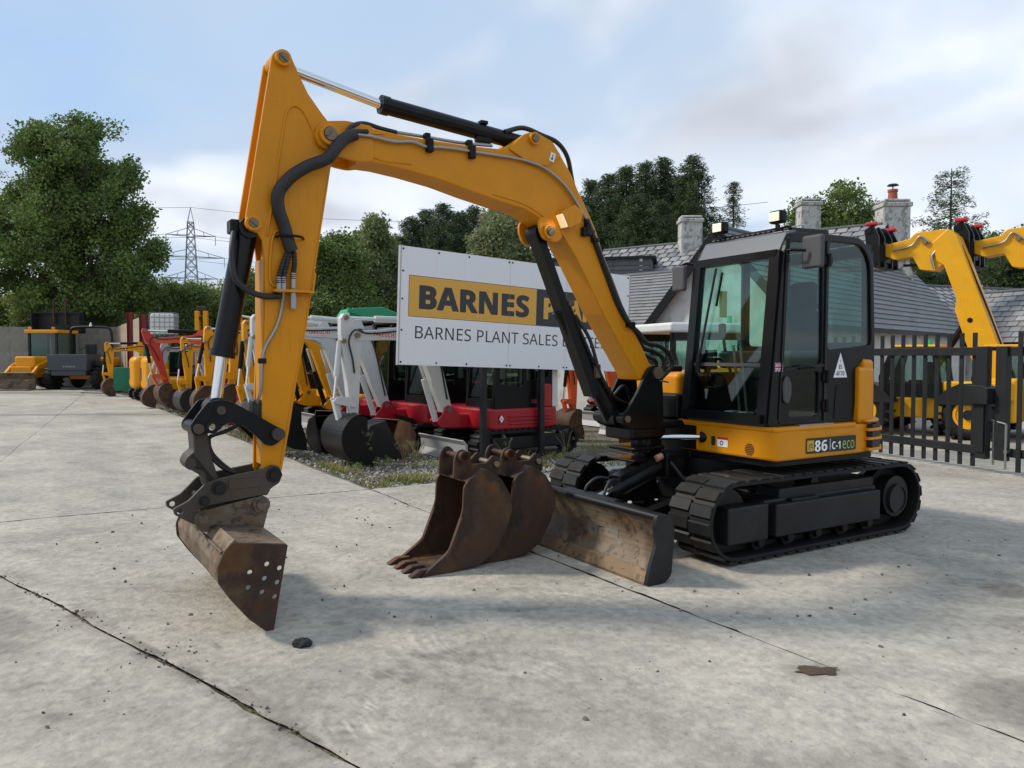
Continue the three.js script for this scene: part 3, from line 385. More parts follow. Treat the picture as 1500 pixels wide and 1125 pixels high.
  pane('lower_windscreen', bar([0.441, 1.185, -0.52], [0.402, 1.555, -0.52], 0.8, 0.006), M.tint);
  sub(cab, 'windscreen_bar', bar([0.402, 1.578, zL + 0.1], [0.402, 1.578, zR - 0.09], 0.02, 0.03), M.trim);
  pane('door_window', ext(wDoor, zL + 0.02, zL + 0.026), M.tint);
  pane('rear_side_window', ext(wRear, zL + 0.02, zL + 0.026), M.tint);
  pane('lower_door_window', ext(wLow, zL + 0.02, zL + 0.026), M.tint);
  pane('right_window', [ext(rect(-0.3, 0.3, 1.5, 2.6), zR - 0.03, zR - 0.024), ext(rect(-0.86, -0.38, 1.75, 2.6), zR - 0.03, zR - 0.024)], M.glass);
  pane('rear_window', slab(-0.905, -0.899, 1.78, 2.56, zL + 0.08, zR - 0.08), M.glass);
  const door = sub(cab, 'door', [bar([-0.232, 1.09, zL - 0.006], [-0.245, 2.64, zL - 0.006], 0.012, 0.03), bar([0.345, 1.12, zL - 0.004], [0.27, 2.55, zL - 0.004], 0.012, 0.014), bar([0.34, 1.1, zL - 0.004], [-0.23, 1.09, zL - 0.004], 0.012, 0.014), bar([0.29, 1.54, zL - 0.004], [-0.23, 1.575, zL - 0.004], 0.01, 0.02)], M.satin);
  sub(door, 'handle_recess', [ext(fillet([[0.3, 1.27], [0.24, 1.25], [0.205, 1.35], [0.215, 1.44], [0.27, 1.5], [0.315, 1.42]], 0.04), zL - 0.022, zL + 0.002, 0.01)], M.trim);
  sub(door, 'latch', [tube([[0.12, 1.545, zL - 0.02], [0.06, 1.565, zL - 0.045], [-0.03, 1.565, zL - 0.045], [-0.08, 1.555, zL - 0.02]], 0.011, 16, 6)], M.black);
  for (const y of [1.17, 1.42, 2.42]) sub(door, 'hinge', [rod([-0.25, y, zL - 0.02], [-0.25, y + 0.11, zL - 0.02], 0.02), slab(-0.3, -0.2, y + 0.02, y + 0.09, zL - 0.016, zL)], M.black);
  sub(cab, 'rear_panel', ext(fillet([[-0.36, 1.1], [-0.6, 1.1], [-0.62, 1.35], [-0.6, 1.43], [-0.39, 1.4]], 0.03), zL - 0.006, zL + 0.002, 0.003), M.black);
  decal(cab, 'triangle_sticker', print(0.2, 0.22, (x, w, h) => { x.clearRect(0, 0, w, h); x.fillStyle = '#e8e8e8'; x.beginPath(); x.moveTo(w / 2, 0); x.lineTo(w, h); x.lineTo(0, h); x.fill(); fitText(x, '1', w / 2, h * 0.36, w * 0.1, h * 0.2, 'bold %px sans-serif', '#222'); fitText(x, '85', w / 2, h * 0.58, w * 0.26, h * 0.26, 'bold %px sans-serif', '#222'); fitText(x, '4F70', w / 2, h * 0.85, w * 0.62, h * 0.24, 'bold %px sans-serif', '#222'); }, 700, { transparent: true, alphaTest: 0.5 }), 0.19, 0.22, SIDE(-0.445, 1.575, zL - 0.003));
  decal(cab, 'flag_sticker', print(0.12, 0.08, (x, w, h) => { x.fillStyle = '#26346e'; x.fillRect(0, 0, w, h); for (const [c, l] of [['#eee', 0.2], ['#b02030', 0.08]]) { x.strokeStyle = c; x.lineWidth = h * l; x.beginPath(); x.moveTo(0, 0); x.lineTo(w, h); x.moveTo(w, 0); x.lineTo(0, h); x.stroke(); } for (const [c, l] of [['#eee', 0.34], ['#b02030', 0.2]]) { x.fillStyle = c; x.fillRect(0, h * (0.5 - l / 2), w, h * l); x.fillRect(w * 0.5 - h * l / 2, 0, h * l, h); } }, 500), 0.1, 0.075, SIDE(0.35, 1.56, zL - 0.003));
  const wip = sub(cab, 'wiper', [bar([0.43, 1.66, -0.2], [0.345, 2.44, -0.31], 0.018, 0.012), bar([0.436, 1.58, -0.19], [0.43, 1.68, -0.2], 0.04, 0.03), rod([0.44, 1.5, -0.19], [0.44, 1.6, -0.19], 0.022)], M.black);
  sub(wip, 'wiper_blade', bar([0.36, 2.1, -0.33], [0.33, 2.4, -0.37], 0.012, 0.02), M.black);
  const mir = sub(cab, 'mirror', [box(0.05, 0.27, 0.2, 0.17, 2.5, -1.2, 0.035)], M.trim, { label: 'dark grey wing mirror beside the door' });
  sub(mir, 'mirror_glass', box(0.006, 0.23, 0.165, 0.143, 2.5, -1.2), mat([0.6, 0.62, 0.64], 0.05, 1));
  sub(mir, 'mirror_arm', [tube([[0.28, 2.52, zL], [0.29, 2.52, -1.08], [0.22, 2.51, -1.17]], 0.012, 14, 6), rod([0.27, 2.42, zL - 0.01], [0.27, 2.62, zL - 0.01], 0.016)], M.black);
  const mir2 = sub(cab, 'mirror', [box(0.05, 0.24, 0.17, 0.4, 2.38, 0.1, 0.03)], M.trim);
  sub(mir2, 'mirror_arm', tube([[0.3, 2.5, zR], [0.36, 2.52, 0.05], [0.4, 2.49, 0.1]], 0.013, 12, 6), M.black);
  for (const z of [-0.2, -0.85]) { // lit work lights on the roof edge
    const l = sub(cab, 'work_light', [box(0.09, 0.11, 0.14, 0.18, 2.83, z, 0.025), bar([0.18, 2.72, z], [0.18, 2.77, z], 0.02, 0.04), slab(0.13, 0.2, 2.725, 2.74, z - 0.04, z + 0.04)], M.black);
    sub(l, 'lens', box(0.012, 0.075, 0.1, 0.228, 2.83, z, 0.004), lampLens);
    const s = new THREE.SpotLight(new THREE.Color(1, 0.86, 0.6), 0.6, 14, 0.6, 0.6); s.position.set(0.26, 2.81, z); s.target.position.set(3, 2.2, z); s.castShadow = true; s.shadow.radius = 2; X.add(s, s.target); s.name = 'work_light_beam'; s.target.name = 'work_light_aim';
  }
  // inside the cab
  sub(cab, 'floor', slab(-0.68, 0.44, 1.06, 1.1, zL + 0.05, zR - 0.05), M.trim);
  const seat = sub(cab, 'seat', [box(0.5, 0.14, 0.48, -0.25, 1.5, -0.56, 0.05), box(0.14, 0.62, 0.46, -0.5, 1.82, -0.56, 0.06).rotateZ(0), box(0.1, 0.24, 0.28, -0.53, 2.22, -0.56, 0.05), slab(-0.5, -0.02, 1.1, 1.44, -0.76, -0.36, 0.02)], M.seat);
  decal(seat, 'headrest_mark', jcb, 0.24, 0.09, at(-0.5, 2.0, -0.795, Math.PI, 0, -1.1));
  sub(cab, 'console', [box(0.5, 0.16, 0.16, -0.12, 1.62, -0.2, 0.04), box(0.5, 0.16, 0.14, -0.12, 1.62, -0.9, 0.04), rod([0.1, 1.68, -0.2], [0.14, 1.88, -0.2], 0.014), rod([0.1, 1.68, -0.88], [0.14, 1.88, -0.88], 0.014), box(0.06, 0.11, 0.06, 0.145, 1.9, -0.2, 0.02), box(0.06, 0.11, 0.06, 0.145, 1.9, -0.88, 0.02)], M.trim);
  sub(cab, 'travel_levers', [rod([0.2, 1.1, -0.48], [0.3, 1.75, -0.48], 0.012), rod([0.2, 1.1, -0.56], [0.3, 1.75, -0.56], 0.012), box(0.12, 0.03, 0.09, 0.26, 1.15, -0.44, 0.01), box(0.12, 0.03, 0.09, 0.26, 1.15, -0.6, 0.01)], M.steel);
  sub(cab, 'display', [box(0.05, 0.18, 0.24, 0.3, 1.62, -0.16, 0.02), rod([0.32, 1.35, -0.16], [0.3, 1.55, -0.16], 0.02)], M.black);
  sub(cab, 'wheel_guard', [new THREE.TorusGeometry(0.13, 0.014, 8, 24).rotateY(Math.PI / 2).translate(0.28, 1.5, -0.3)], M.black);
  sub(cab, 'instruction_plate', [slab(-0.06, 0.04, 2.02, 2.27, zR - 0.052, zR - 0.049)], mat([0.75, 0.62, 0.02], 0.5));

  // swing post
  const ear = [[0.134, 1.491], [0.086, 1.552], [0.003, 1.575], [-0.056, 1.54], [-0.075, 1.351], [-0.09, 1.0], [0.284, 1.0], [0.39, 1.04], [0.43, 1.11], [0.341, 1.18], [0.23, 1.328]];
  const post = bp(X, 'swing_post', [ext(fillet(ear, 0.03), -0.19, -0.155, 0.005), ext(fillet(ear, 0.03), 0.155, 0.19, 0.005), slab(-0.12, 0.3, 0.9, 1.02, -0.19, 0.19, 0.03), slab(-0.14, 0.05, 0.74, 1.0, -0.13, 0.13, 0.04), slab(-0.1, 0.28, 0.8, 0.84, -0.2, 0.16, 0.02), slab(-0.1, 0.28, 0.7, 0.73, -0.2, 0.16, 0.02), pinZ(0.37, 1.1, -0.21, 0.21, 0.05), rod([-0.02, 0.62, 0], [-0.02, 1.06, 0], 0.09, 0.09, 22)], M.gloss);
  sub(X, 'swing_bracket', [slab(0.1, 0.74, 0.99, 1.06, -0.04, 0.38, 0.03), slab(0.1, 0.74, 0.66, 0.75, -0.04, 0.38, 0.03), slab(0.1, 0.44, 0.66, 1.06, -0.1, 0.5, 0.02), slab(0.36, 0.5, 1.06, 1.3, 0.02, 0.4, 0.03)], M.black);
  bp(post, 'pin', pinZ(0, 1.5, -0.215, 0.215, 0.055), M.pin); bp(post, 'pin', pinZ(0.37, 1.1, -0.225, 0.225, 0.03), M.pin); bp(post, 'pin_keeper', rod([-0.02, 1.43, -0.2], [-0.13, 1.415, -0.2], 0.008), M.steel);
  const sc = sub(X, 'swing_cylinder', [rod([0.47, 0.92, -0.25], [0.38, 0.92, -0.34], 0.05)], M.black);
  sub(sc, 'rod', rod([0.72, 0.91, 0.0], [0.47, 0.92, -0.25], 0.026), M.chrome);

  // boom
  const boomPoly = [[2.907, 3.282], [2.705, 3.276], [2.5, 3.262], [2.286, 3.26], [1.927, 3.265], [1.638, 3.281], [1.53, 3.334], [1.42, 3.421], [1.354, 3.447], [1.281, 3.448], [1.145, 3.407], [1.055, 3.326], [0.935, 3.173], [0.863, 3.046], [0.738, 2.847], [0.674, 2.737], [0.595, 2.545], [0.463, 2.305], [0.292, 1.959], [0.125, 1.718], [0.05, 1.59], [0.0, 1.565], [-0.055, 1.53], [-0.06, 1.47], [0, 1.435], [0.1, 1.43], [0.172, 1.442], [0.229, 1.528], [0.421, 1.794], [0.584, 2.016], [0.882, 2.484], [1.0, 2.63], [1.18, 2.73], [1.287, 2.793], [1.4, 2.837], [1.594, 2.865], [1.868, 2.915], [2.133, 2.972], [2.414, 3.011], [2.618, 3.03], [2.788, 3.03], [2.82, 3.15]];
  const boom = bp(X, 'boom', [ext(boomPoly, -0.14, 0.14, 0.01)], M.yellow, { label: 'yellow bent boom' });
  const nose = fillet([[3.125, 3.155], [3.107, 3.22], [3.06, 3.262], [2.907, 3.29], [2.705, 3.284], [2.7, 3.04], [2.788, 3.02], [2.9, 3.03], [3.007, 3.06], [3.095, 3.09]], 0.03);
  for (const s of [-1, 1]) bp(boom, 'nose_plate', ext(nose, s * 0.14 - 0.016, s * 0.14 + 0.016, 0.004), M.yellow);
  for (const s of [-1, 1]) bp(boom, 'lift_plate', ext(fillet([[1.04, 2.64], [1.09, 2.59], [1.23, 2.6], [1.28, 2.7], [1.27, 2.79], [1.12, 2.77]], 0.05), s * 0.15 - 0.014, s * 0.15 + 0.014, 0.004), M.yellow);
  for (const s of [-1, 1]) bp(boom, 'cylinder_bracket', ext(fillet([[1.56, 3.29], [1.42, 3.425], [1.354, 3.452], [1.281, 3.452], [1.145, 3.41], [1.05, 3.3], [1.2, 3.2], [1.4, 3.22]], 0.02), s * 0.145 - 0.012, s * 0.145 + 0.012, 0.003), M.yellow);
  for (const [x, y, r] of [[3.025, 3.172, 0.075], [1.33, 3.399, 0.05], [1.18, 2.672, 0.062]]) { const b = bp(boom, 'pivot_boss', [ringZ(x, y, -0.19, -0.15, r, r * 0.66), ringZ(x, y, 0.15, 0.19, r, r * 0.66)], M.yellow); bp(b, 'pin', [pinZ(x, y, -0.2, 0.2, r * 0.6), rod([x, y + 0.02, -0.204], [x + 0.03, y - 0.02, -0.204], 0.008)], M.pin); }
  bp(boom, 'weld_seam', [tube([[2.62, 3.245, -0.142], [2.72, 3.22, -0.142], [2.74, 3.1, -0.142], [2.66, 3.06, -0.142], [2.4, 3.06, -0.142]], 0.006, 30, 5), tube([[1.0, 2.64, -0.142], [1.16, 2.76, -0.142], [1.4, 2.87, -0.142], [1.7, 2.92, -0.142]], 0.006, 30, 5), tube([[0.42, 2.02, -0.142], [0.36, 1.9, -0.142], [0.3, 1.87, -0.142], [0.27, 1.95, -0.142]], 0.006, 20, 5)], M.yellow);
  bp(boom, 'steel_pipe', tube([[2.852, 3.194, -0.19], [2.733, 3.205, -0.17], [2.543, 3.195, -0.165], [2.397, 3.215, -0.165], [2.298, 3.197, -0.165], [2.14, 3.211, -0.165], [1.735, 3.217, -0.165], [1.413, 3.214, -0.165], [1.21, 3.172, -0.165], [1.003, 3.048, -0.165], [0.881, 2.909, -0.165], [0.78, 2.799, -0.165]], 0.013, 70, 8), M.steel);
  bp(boom, 'steel_pipe', tube([[2.5, 3.285, -0.1], [2.25, 3.29, -0.09], [1.95, 3.292, -0.09], [1.68, 3.31, -0.09]], 0.013, 40, 8), M.steel);
  bp(boom, 'hose', [tube([[2.93, 3.16, -0.19], [2.87, 3.25, -0.17], [2.76, 3.3, -0.13], [2.63, 3.292, -0.11], [2.5, 3.285, -0.1]], 0.016, 30), tube([[2.93, 3.14, -0.2], [2.85, 3.21, -0.19], [2.75, 3.235, -0.17]], 0.016, 20)], M.hose);
  for (const [x, y] of [[2.263, 3.21], [1.903, 3.212], [0.782, 2.72]]) bp(boom, 'pipe_clamp', [box(0.05, 0.1, 0.05, x, y, -0.165, 0.008), box(0.045, 0.05, 0.05, x, y + 0.075, -0.12, 0.008)], M.black);
  for (const k of [0, 1, 2]) bp(boom, 'hose', tube([[0.79, 2.81, -0.165 + k * 0.03], [0.69, 2.62, -0.165 + k * 0.03], [0.56 + k * 0.01, 2.37, -0.165 + k * 0.03], [0.41 + k * 0.01, 2.08, -0.165 + k * 0.03], [0.3, 1.93, -0.165 + k * 0.04], [0.198 - k * 0.03, 1.86 - k * 0.03, -0.16 + k * 0.05], [0.09, 1.77 - k * 0.04, -0.15 + k * 0.05], [-0.067 + k * 0.02, 1.745 - k * 0.05, -0.14 + k * 0.05], [-0.212 + k * 0.04, 1.663 - k * 0.03, -0.13 + k * 0.05], [-0.248 + k * 0.05, 1.562, -0.12 + k * 0.05], [-0.15, 1.46, -0.1 + k * 0.05], [-0.06, 1.36, -0.08 + k * 0.05], [-0.08, 1.2, -0.05 + k * 0.05]], 0.022, 90, 8), M.hose);
  bp(boom, 'hose_clamp', box(0.07, 0.05, 0.12, 0.3, 1.93, -0.14, 0.01), M.black); bp(boom, 'hose_clamp', box(0.06, 0.04, 0.1, 0.7, 2.64, -0.14, 0.01), M.black);
  bp(boom, 'plug_box', [box(0.04, 0.08, 0.04, 0.82, 2.7, -0.165, 0.008), box(0.06, 0.05, 0.035, 0.74, 2.7, -0.165, 0.008)], M.black);
  bp(boom, 'hose', tube([[1.538, 3.45, -0.05], [1.361, 3.509, -0.05], [1.178, 3.48, -0.05], [1.011, 3.44, -0.05], [0.915, 3.347, -0.05], [0.85, 3.18, -0.03], [0.77, 2.95, 0]], 0.02, 40), M.hose);
  decal(boom, 'lube_sticker', print(0.06, 0.08, (x, w, h) => { x.fillStyle = '#e8e8e8'; x.fillRect(0, 0, w, h); x.fillStyle = '#333'; x.beginPath(); x.arc(w / 2, h * 0.68, w * 0.2, 0, 7); x.fill(); x.fillRect(w * 0.42, h * 0.2, w * 0.16, h * 0.5); }, 800), 0.05, 0.075, BM.clone().multiply(at(1.145, 3.28, -0.161, Math.PI, 0, -0.3)));
  const bl = bp(boom, 'work_light', [ext(fillet([[0.92, 2.75], [1.03, 2.7], [1.1, 2.83], [0.97, 2.9], [0.88, 2.85]], 0.015), -0.24, -0.142, 0.006)], M.yellow);
  bp(bl, 'lens', [box(0.02, 0.115, 0.085, 0, 0, 0, 0.006).rotateZ(-0.49).translate(1.07, 2.763, -0.192)], lampLens);
  { const s = new THREE.SpotLight(new THREE.Color(1, 0.86, 0.6), 0.6, 14, 0.5, 0.6); s.name = 'boom_light_beam'; s.position.copy(V(1.12, 2.75, -0.2).applyMatrix4(BM)); s.target.position.copy(V(3, 1.6, -0.5).applyMatrix4(BM)); s.target.name = 'boom_light_aim'; s.castShadow = true; s.shadow.radius = 2; X.add(s, s.target); }

  // hydraulic cylinders
  const cyl = (label, a, m, b, R, r, z, eyes) => {
    const dx = b[0] - a[0], dy = b[1] - a[1];
    const c = bp(X, 'hydraulic_cylinder', [rod([...a, z], [...m, z], R, R, 26), rod([mix(m[0], a[0], 0.05), mix(m[1], a[1], 0.05), z], [...m, z], R * 1.12, R * 1.12, 26), pinZ(...a, z - 0.1, z + 0.1, R * 0.9)], M.gloss, { label });
    bp(c, 'rod', [rod([...m, z], [...b, z], r, r, 20)], M.chrome); bp(c, 'rod_eye', [pinZ(...b, z - 0.08, z + 0.08, r * 1.9), rod([b[0] - dx * 0.02, b[1] - dy * 0.02, z], [b[0] - dx * 0.05, b[1] - dy * 0.05, z], r * 1.3)], eyes); return c;
  };
  const dipCyl = cyl('black cylinder with bright rod along the top of the boom', [1.33, 3.399], [2.583, 3.5], [3.332, 3.634], 0.062, 0.034, 0, M.yellow);
  bp(dipCyl, 'hose_port', [box(0.14, 0.05, 0.05, 1.72, 3.365, -0.02, 0.012), box(0.07, 0.03, 0.06, 1.72, 3.5, -0.02, 0.01)], M.black);
  const lift = cyl('black boom lift cylinder between boom and swing post', [0.37, 1.1], [0.94, 2.05], [1.18, 2.672], 0.075, 0.04, 0, M.black);
  bp(lift, 'rod_guard', [bar([1.225, 2.66, -0.085], [0.62, 1.3, -0.085], 0.02, 0.075), bar([1.245, 2.66, -0.02], [0.64, 1.3, -0.02], 0.14, 0.02)], M.black);
  bp(lift, 'hose', [tube([[0.86, 2.0, -0.1], [0.72, 1.8, -0.12], [0.6, 1.5, -0.12], [0.42, 1.3, -0.08], [0.2, 1.22, 0], [0, 1.15, 0.02]], 0.016), rod([0.93, 2.12, -0.085], [0.6, 1.5, -0.1], 0.011), tube([[0.3, 1.3, 0.05], [0.22, 1.38, 0.02], [0.12, 1.3, 0.05], [0.06, 1.18, 0.08]], 0.016)], M.hose);
  bp(lift, 'hose_fitting', [box(0.05, 0.12, 0.05, 0.62, 1.52, -0.1, 0.01), box(0.06, 0.05, 0.06, 0.9, 2.1, -0.08, 0.01)], mat([0.14, 0.09, 0.06], 0.7, 0.3));
  const buck = cyl('black bucket cylinder hanging down the front of the dipper', [3.55, 2.5], [3.717, 1.646], [3.764, 1.304], 0.075, 0.04, 0, M.satin);
  bp(buck, 'hose', [tube([[3.64, 2.47, -0.05], [3.665, 2.35, -0.1], [3.668, 2.25, -0.12], [3.653, 2.157, -0.13], [3.581, 2.085, -0.13], [3.48, 2.05, -0.14], [3.37, 2.055, -0.15]], 0.021, 50, 8)], M.hose);
  bp(buck, 'end_bracket', [box(0.06, 0.09, 0.12, 3.635, 2.51, 0, 0.012)], M.black);

  // dipper
  const dip = [[3.4, 3.643], [3.381, 3.674], [3.349, 3.696], [3.308, 3.702], [3.277, 3.682], [3.254, 3.632], [3.213, 3.545], [3.158, 3.441], [3.059, 3.319], [2.972, 3.226], [2.962, 3.109], [2.994, 3.007], [3.061, 2.604], [3.191, 1.8], [3.255, 1.473], [3.313, 1.134], [3.362, 0.88], [3.385, 0.831], [3.431, 0.81], [3.476, 0.835], [3.5, 0.882], [3.49, 1.294], [3.476, 1.664], [3.464, 1.923], [3.46, 2.295], [3.476, 2.42], [3.506, 2.466], [3.55, 2.476], [3.585, 2.51], [3.58, 2.563]];
  const core = [[3.35, 3.45], [3.22, 3.42], [3.1, 3.28], [3.02, 3.2], [3.0, 3.1], [3.03, 3.0], [3.1, 2.6], [3.22, 1.8], [3.29, 1.45], [3.38, 1.0], [3.45, 1.0], [3.45, 1.9], [3.44, 2.3], [3.43, 2.5], [3.5, 2.6]];
  const dipper = bp(X, 'dipper', [ext(dip, -0.118, -0.09, 0.004), ext(dip, 0.09, 0.118, 0.004), ext(core, -0.092, 0.092), bar([3.474, 0.92, 0], [3.46, 2.3, 0], 0.2, 0.02)], M.yellow, { label: 'yellow upright dipper arm' });
  bp(dipper, 'weld_seam', [tube([[3.113, 3.162, -0.12], [3.151, 3.244, -0.12], [3.206, 3.327, -0.12], [3.248, 3.342, -0.12], [3.285, 3.322, -0.12], [3.308, 3.282, -0.12], [3.338, 3.123, -0.12], [3.381, 2.846, -0.12], [3.416, 2.616, -0.12], [3.444, 2.455, -0.12]], 0.009, 60, 6), tube([[3.02, 2.9, -0.119], [3.08, 2.55, -0.119], [3.2, 1.8, -0.119], [3.27, 1.45, -0.119], [3.37, 0.92, -0.119]], 0.006, 40, 5)], M.yellow);
  for (const [x, y, r] of [[3.332, 3.634, 0.052], [3.54, 2.525, 0.05]]) { const b = bp(dipper, 'pivot_boss', [ringZ(x, y, -0.16, -0.115, r, r * 0.66), ringZ(x, y, 0.115, 0.16, r, r * 0.66)], M.yellow); bp(b, 'pin', [pinZ(x, y, -0.165, 0.165, r * 0.62), rod([x - 0.02, y - 0.02, -0.168], [x + 0.025, y + 0.015, -0.168], 0.007)], M.pin); }
  bp(dipper, 'hose_sleeve', tube([[2.852, 3.194, -0.19], [2.926, 3.154, -0.2], [3.0, 3.073, -0.21], [3.059, 2.996, -0.21], [3.201, 2.922, -0.2], [3.312, 2.835, -0.19], [3.383, 2.732, -0.18], [3.384, 2.638, -0.17], [3.344, 2.521, -0.165], [3.312, 2.402, -0.165], [3.294, 2.355, -0.165]], 0.043, 80, 10), M.hose);
  for (const p of [[[3.31, 2.381], [3.352, 2.274], [3.381, 2.168], [3.382, 2.105]], [[3.3, 2.382], [3.326, 2.276], [3.35, 2.17], [3.35, 2.106]], [[3.281, 2.384], [3.275, 2.279], [3.285, 2.201], [3.286, 2.137]]]) { const g = [tube(p.map(([x, y]) => [x, y, -0.16]), 0.016, 24, 8)], c = new THREE.CatmullRomCurve3(p.map(([x, y]) => V(x, y, -0.16))); for (let k = 2; k < 13; k++) { const q = c.getPoint(k / 15); g.push(new THREE.TorusGeometry(0.0165, 0.004, 5, 10).rotateX(Math.PI / 2).translate(q.x, q.y, q.z)); } bp(dipper, 'corrugated_hose', g, M.hose); bp(dipper, 'hose_fitting', [rod([p[2][0], p[2][1] + 0.01, -0.16], [p[3][0], p[3][1] - 0.03, -0.16], 0.018)], M.steel); }
  bp(dipper, 'quick_coupler', [rod([3.286, 2.1, -0.16], [3.286, 1.97, -0.16], 0.023)], M.steel);
  bp(dipper, 'hose_bracket', [tube([[3.315, 2.5, -0.128], [3.388, 2.485, -0.128], [3.407, 2.452, -0.128], [3.428, 2.151, -0.128], [3.41, 2.125, -0.13], [3.165, 2.072, -0.13], [3.146, 2.091, -0.128], [3.121, 2.224, -0.12]], 0.009, 60, 6), slab(3.15, 3.42, 2.08, 2.095, -0.2, -0.118)], M.yellow);
  bp(dipper, 'sleeve_strap', [tube([[3.2, 2.45, -0.12], [3.25, 2.45, -0.215], [3.34, 2.45, -0.22], [3.39, 2.45, -0.13]], 0.009, 20, 6)], M.black);
  bp(dipper, 'steel_pipe', [tube([[3.353, 2.1, -0.16], [3.354, 1.99, -0.14], [3.392, 1.847, -0.132], [3.466, 1.714, -0.132], [3.491, 1.623, -0.132], [3.505, 1.405, -0.13], [3.518, 1.34, -0.1]], 0.012, 50, 8)], M.steel);
  bp(dipper, 'pipe_clamp', [box(0.05, 0.035, 0.04, 3.49, 1.62, -0.13, 0.006)], M.black);
  bp(dipper, 'hose_end', [box(0.07, 0.12, 0.12, 3.51, 1.3, -0.04, 0.012), tube([[3.52, 1.34, -0.08], [3.54, 1.26, -0.06], [3.6, 1.2, 0], [3.7, 1.15, 0], [3.8, 1.11, 0.02], [3.79, 1.02, 0.02], [3.73, 0.94, 0.02], [3.64, 0.86, 0.02]], 0.014, 50), tube([[3.81, 1.1, -0.02], [3.8, 1.0, -0.02], [3.75, 0.93, -0.02], [3.66, 0.87, -0.02]], 0.012, 30)], M.hose);

  // bucket linkage and quick hitch
  const tip = fillet([[3.77, 1.372], [3.847, 1.355], [3.904, 1.281], [3.95, 1.21], [3.94, 1.162], [3.906, 1.146], [3.843, 1.157], [3.787, 1.164], [3.744, 1.207], [3.701, 1.225], [3.628, 1.201], [3.556, 1.137], [3.482, 1.061], [3.436, 1.05], [3.382, 1.081], [3.362, 1.134], [3.377, 1.166], [3.419, 1.187], [3.51, 1.246], [3.583, 1.29], [3.656, 1.334], [3.713, 1.363]], 0.02);
  const link = bp(X, 'tipping_link', [ext(tip, -0.168, -0.14, 0.004, [[3.818, 1.198, 0.024]]), ext(tip, 0.14, 0.168, 0.004, [[3.818, 1.198, 0.024]]), ringZ(3.818, 1.198, -0.178, -0.16, 0.042, 0.022), pinZ(3.764, 1.304, -0.175, 0.175, 0.05), pinZ(3.902, 1.191, -0.18, 0.18, 0.044)], M.black);
  for (const [x, y, h, r] of [[3.764, 1.304, 0.19, 0.028], [3.902, 1.191, 0.2, 0.032], [3.403, 1.131, 0.205, 0.042]]) bp(link, 'pin', pinZ(x, y, -h, h, r), M.hitch);
  const dog = bp(X, 'push_link', [ext(fillet([[3.876, 1.23], [3.925, 1.19], [3.92, 1.12], [3.915, 1.044], [3.957, 1.01], [3.978, 0.966], [3.955, 0.924], [3.91, 0.915], [3.866, 0.9], [3.839, 0.79], [3.75, 0.79], [3.79, 0.93], [3.818, 1.023], [3.827, 1.123], [3.834, 1.19]], 0.015), -0.1, 0.1, 0.012, [[3.937, 0.965, 0.022]])], M.hitch);
  const hp = fillet([[3.37, 0.855], [3.395, 0.912], [3.44, 0.925], [3.5, 0.9], [3.777, 0.862], [3.862, 0.838], [3.918, 0.782], [3.966, 0.735], [4.055, 0.693], [4.049, 0.656], [3.988, 0.616], [3.934, 0.58], [3.904, 0.588], [3.92, 0.642], [3.905, 0.675], [3.836, 0.695], [3.52, 0.727], [3.473, 0.723], [3.45, 0.766], [3.393, 0.8]], 0.012);
  const hitch = bp(X, 'quick_hitch', [ext(hp, -0.165, -0.135, 0.005, [[4.015, 0.672, 0.018]]), ext(hp, 0.135, 0.165, 0.005, [[4.015, 0.672, 0.018]]), slab(3.55, 3.86, 0.72, 0.75, -0.135, 0.135), slab(3.5, 3.66, 0.74, 0.84, -0.1, 0.1, 0.02), slab(3.52, 3.72, 0.79, 0.85, -0.172, -0.162)], M.hitch);
  for (const [x, y, r] of [[3.43, 0.858, 0.05], [3.781, 0.801, 0.045], [3.872, 0.728, 0.032]]) { bp(hitch, 'pin', [pinZ(x, y, -0.18, 0.18, r), pinZ(x, y, -0.2, 0.2, r * 0.62)], M.satin); }

  // ditching bucket on the hitch
  const eg = fillet([[3.925, 0.575], [3.91, 0.64], [3.87, 0.662], [3.538, 0.72], [3.49, 0.722], [3.455, 0.675], [3.471, 0.609], [3.505, 0.48], [3.6, 0.48], [3.9, 0.53]], 0.02);
  const zN = -0.69, zF = 0.74;
  const shellO = [[3.815, 0.56], [3.86, 0.5], [3.893, 0.42], [3.885, 0.32], [3.82, 0.22], [3.73, 0.11], [3.63, 0.02], [3.597, -0.004]], shellI = shellO.map(([x, y]) => [x - 0.014, y + 0.012]).reverse();
  const ditch = bp(X, 'ditching_bucket', [ext([...shellO, ...shellI], zN + 0.01, zF - 0.01), ext([[3.815, 0.56], [3.5, 0.51], [3.5, 0.495], [3.815, 0.545]], zN + 0.01, zF - 0.01)], M.worn, { label: 'wide rusty ditching bucket standing on its cutting edge' });
  const plate = fillet([[3.822, 0.56], [3.494, 0.508], [3.585, -0.006], [3.63, 0.0], [3.73, 0.09], [3.83, 0.22], [3.9, 0.33], [3.905, 0.42], [3.868, 0.51]], 0.012);
  const hl = [[3.62, 0.405, 0.0155], [3.545, 0.37, 0.0155], [3.635, 0.32, 0.0155], [3.56, 0.285, 0.0155], [3.73, 0.28, 0.0155], [3.65, 0.24, 0.0155], [3.575, 0.2, 0.0155], [3.72, 0.37, 0.0155]];
  for (const z of [zN, zF]) bp(ditch, 'end_plate', ext(plate, z - 0.011, z + 0.011, 0.003, hl), M.rustDark);
  for (const z of [-0.14, 0.14]) bp(ditch, 'ear', ext(eg, z - 0.016, z + 0.016, 0.004), M.wornGrey);
  for (const [x, y, r] of [[3.885, 0.618, 0.03], [3.515, 0.668, 0.034]]) bp(ditch, 'pin', [pinZ(x, y, -0.2, 0.2, r), pinZ(x, y, -0.178, -0.155, r * 1.65)], M.wornGrey);
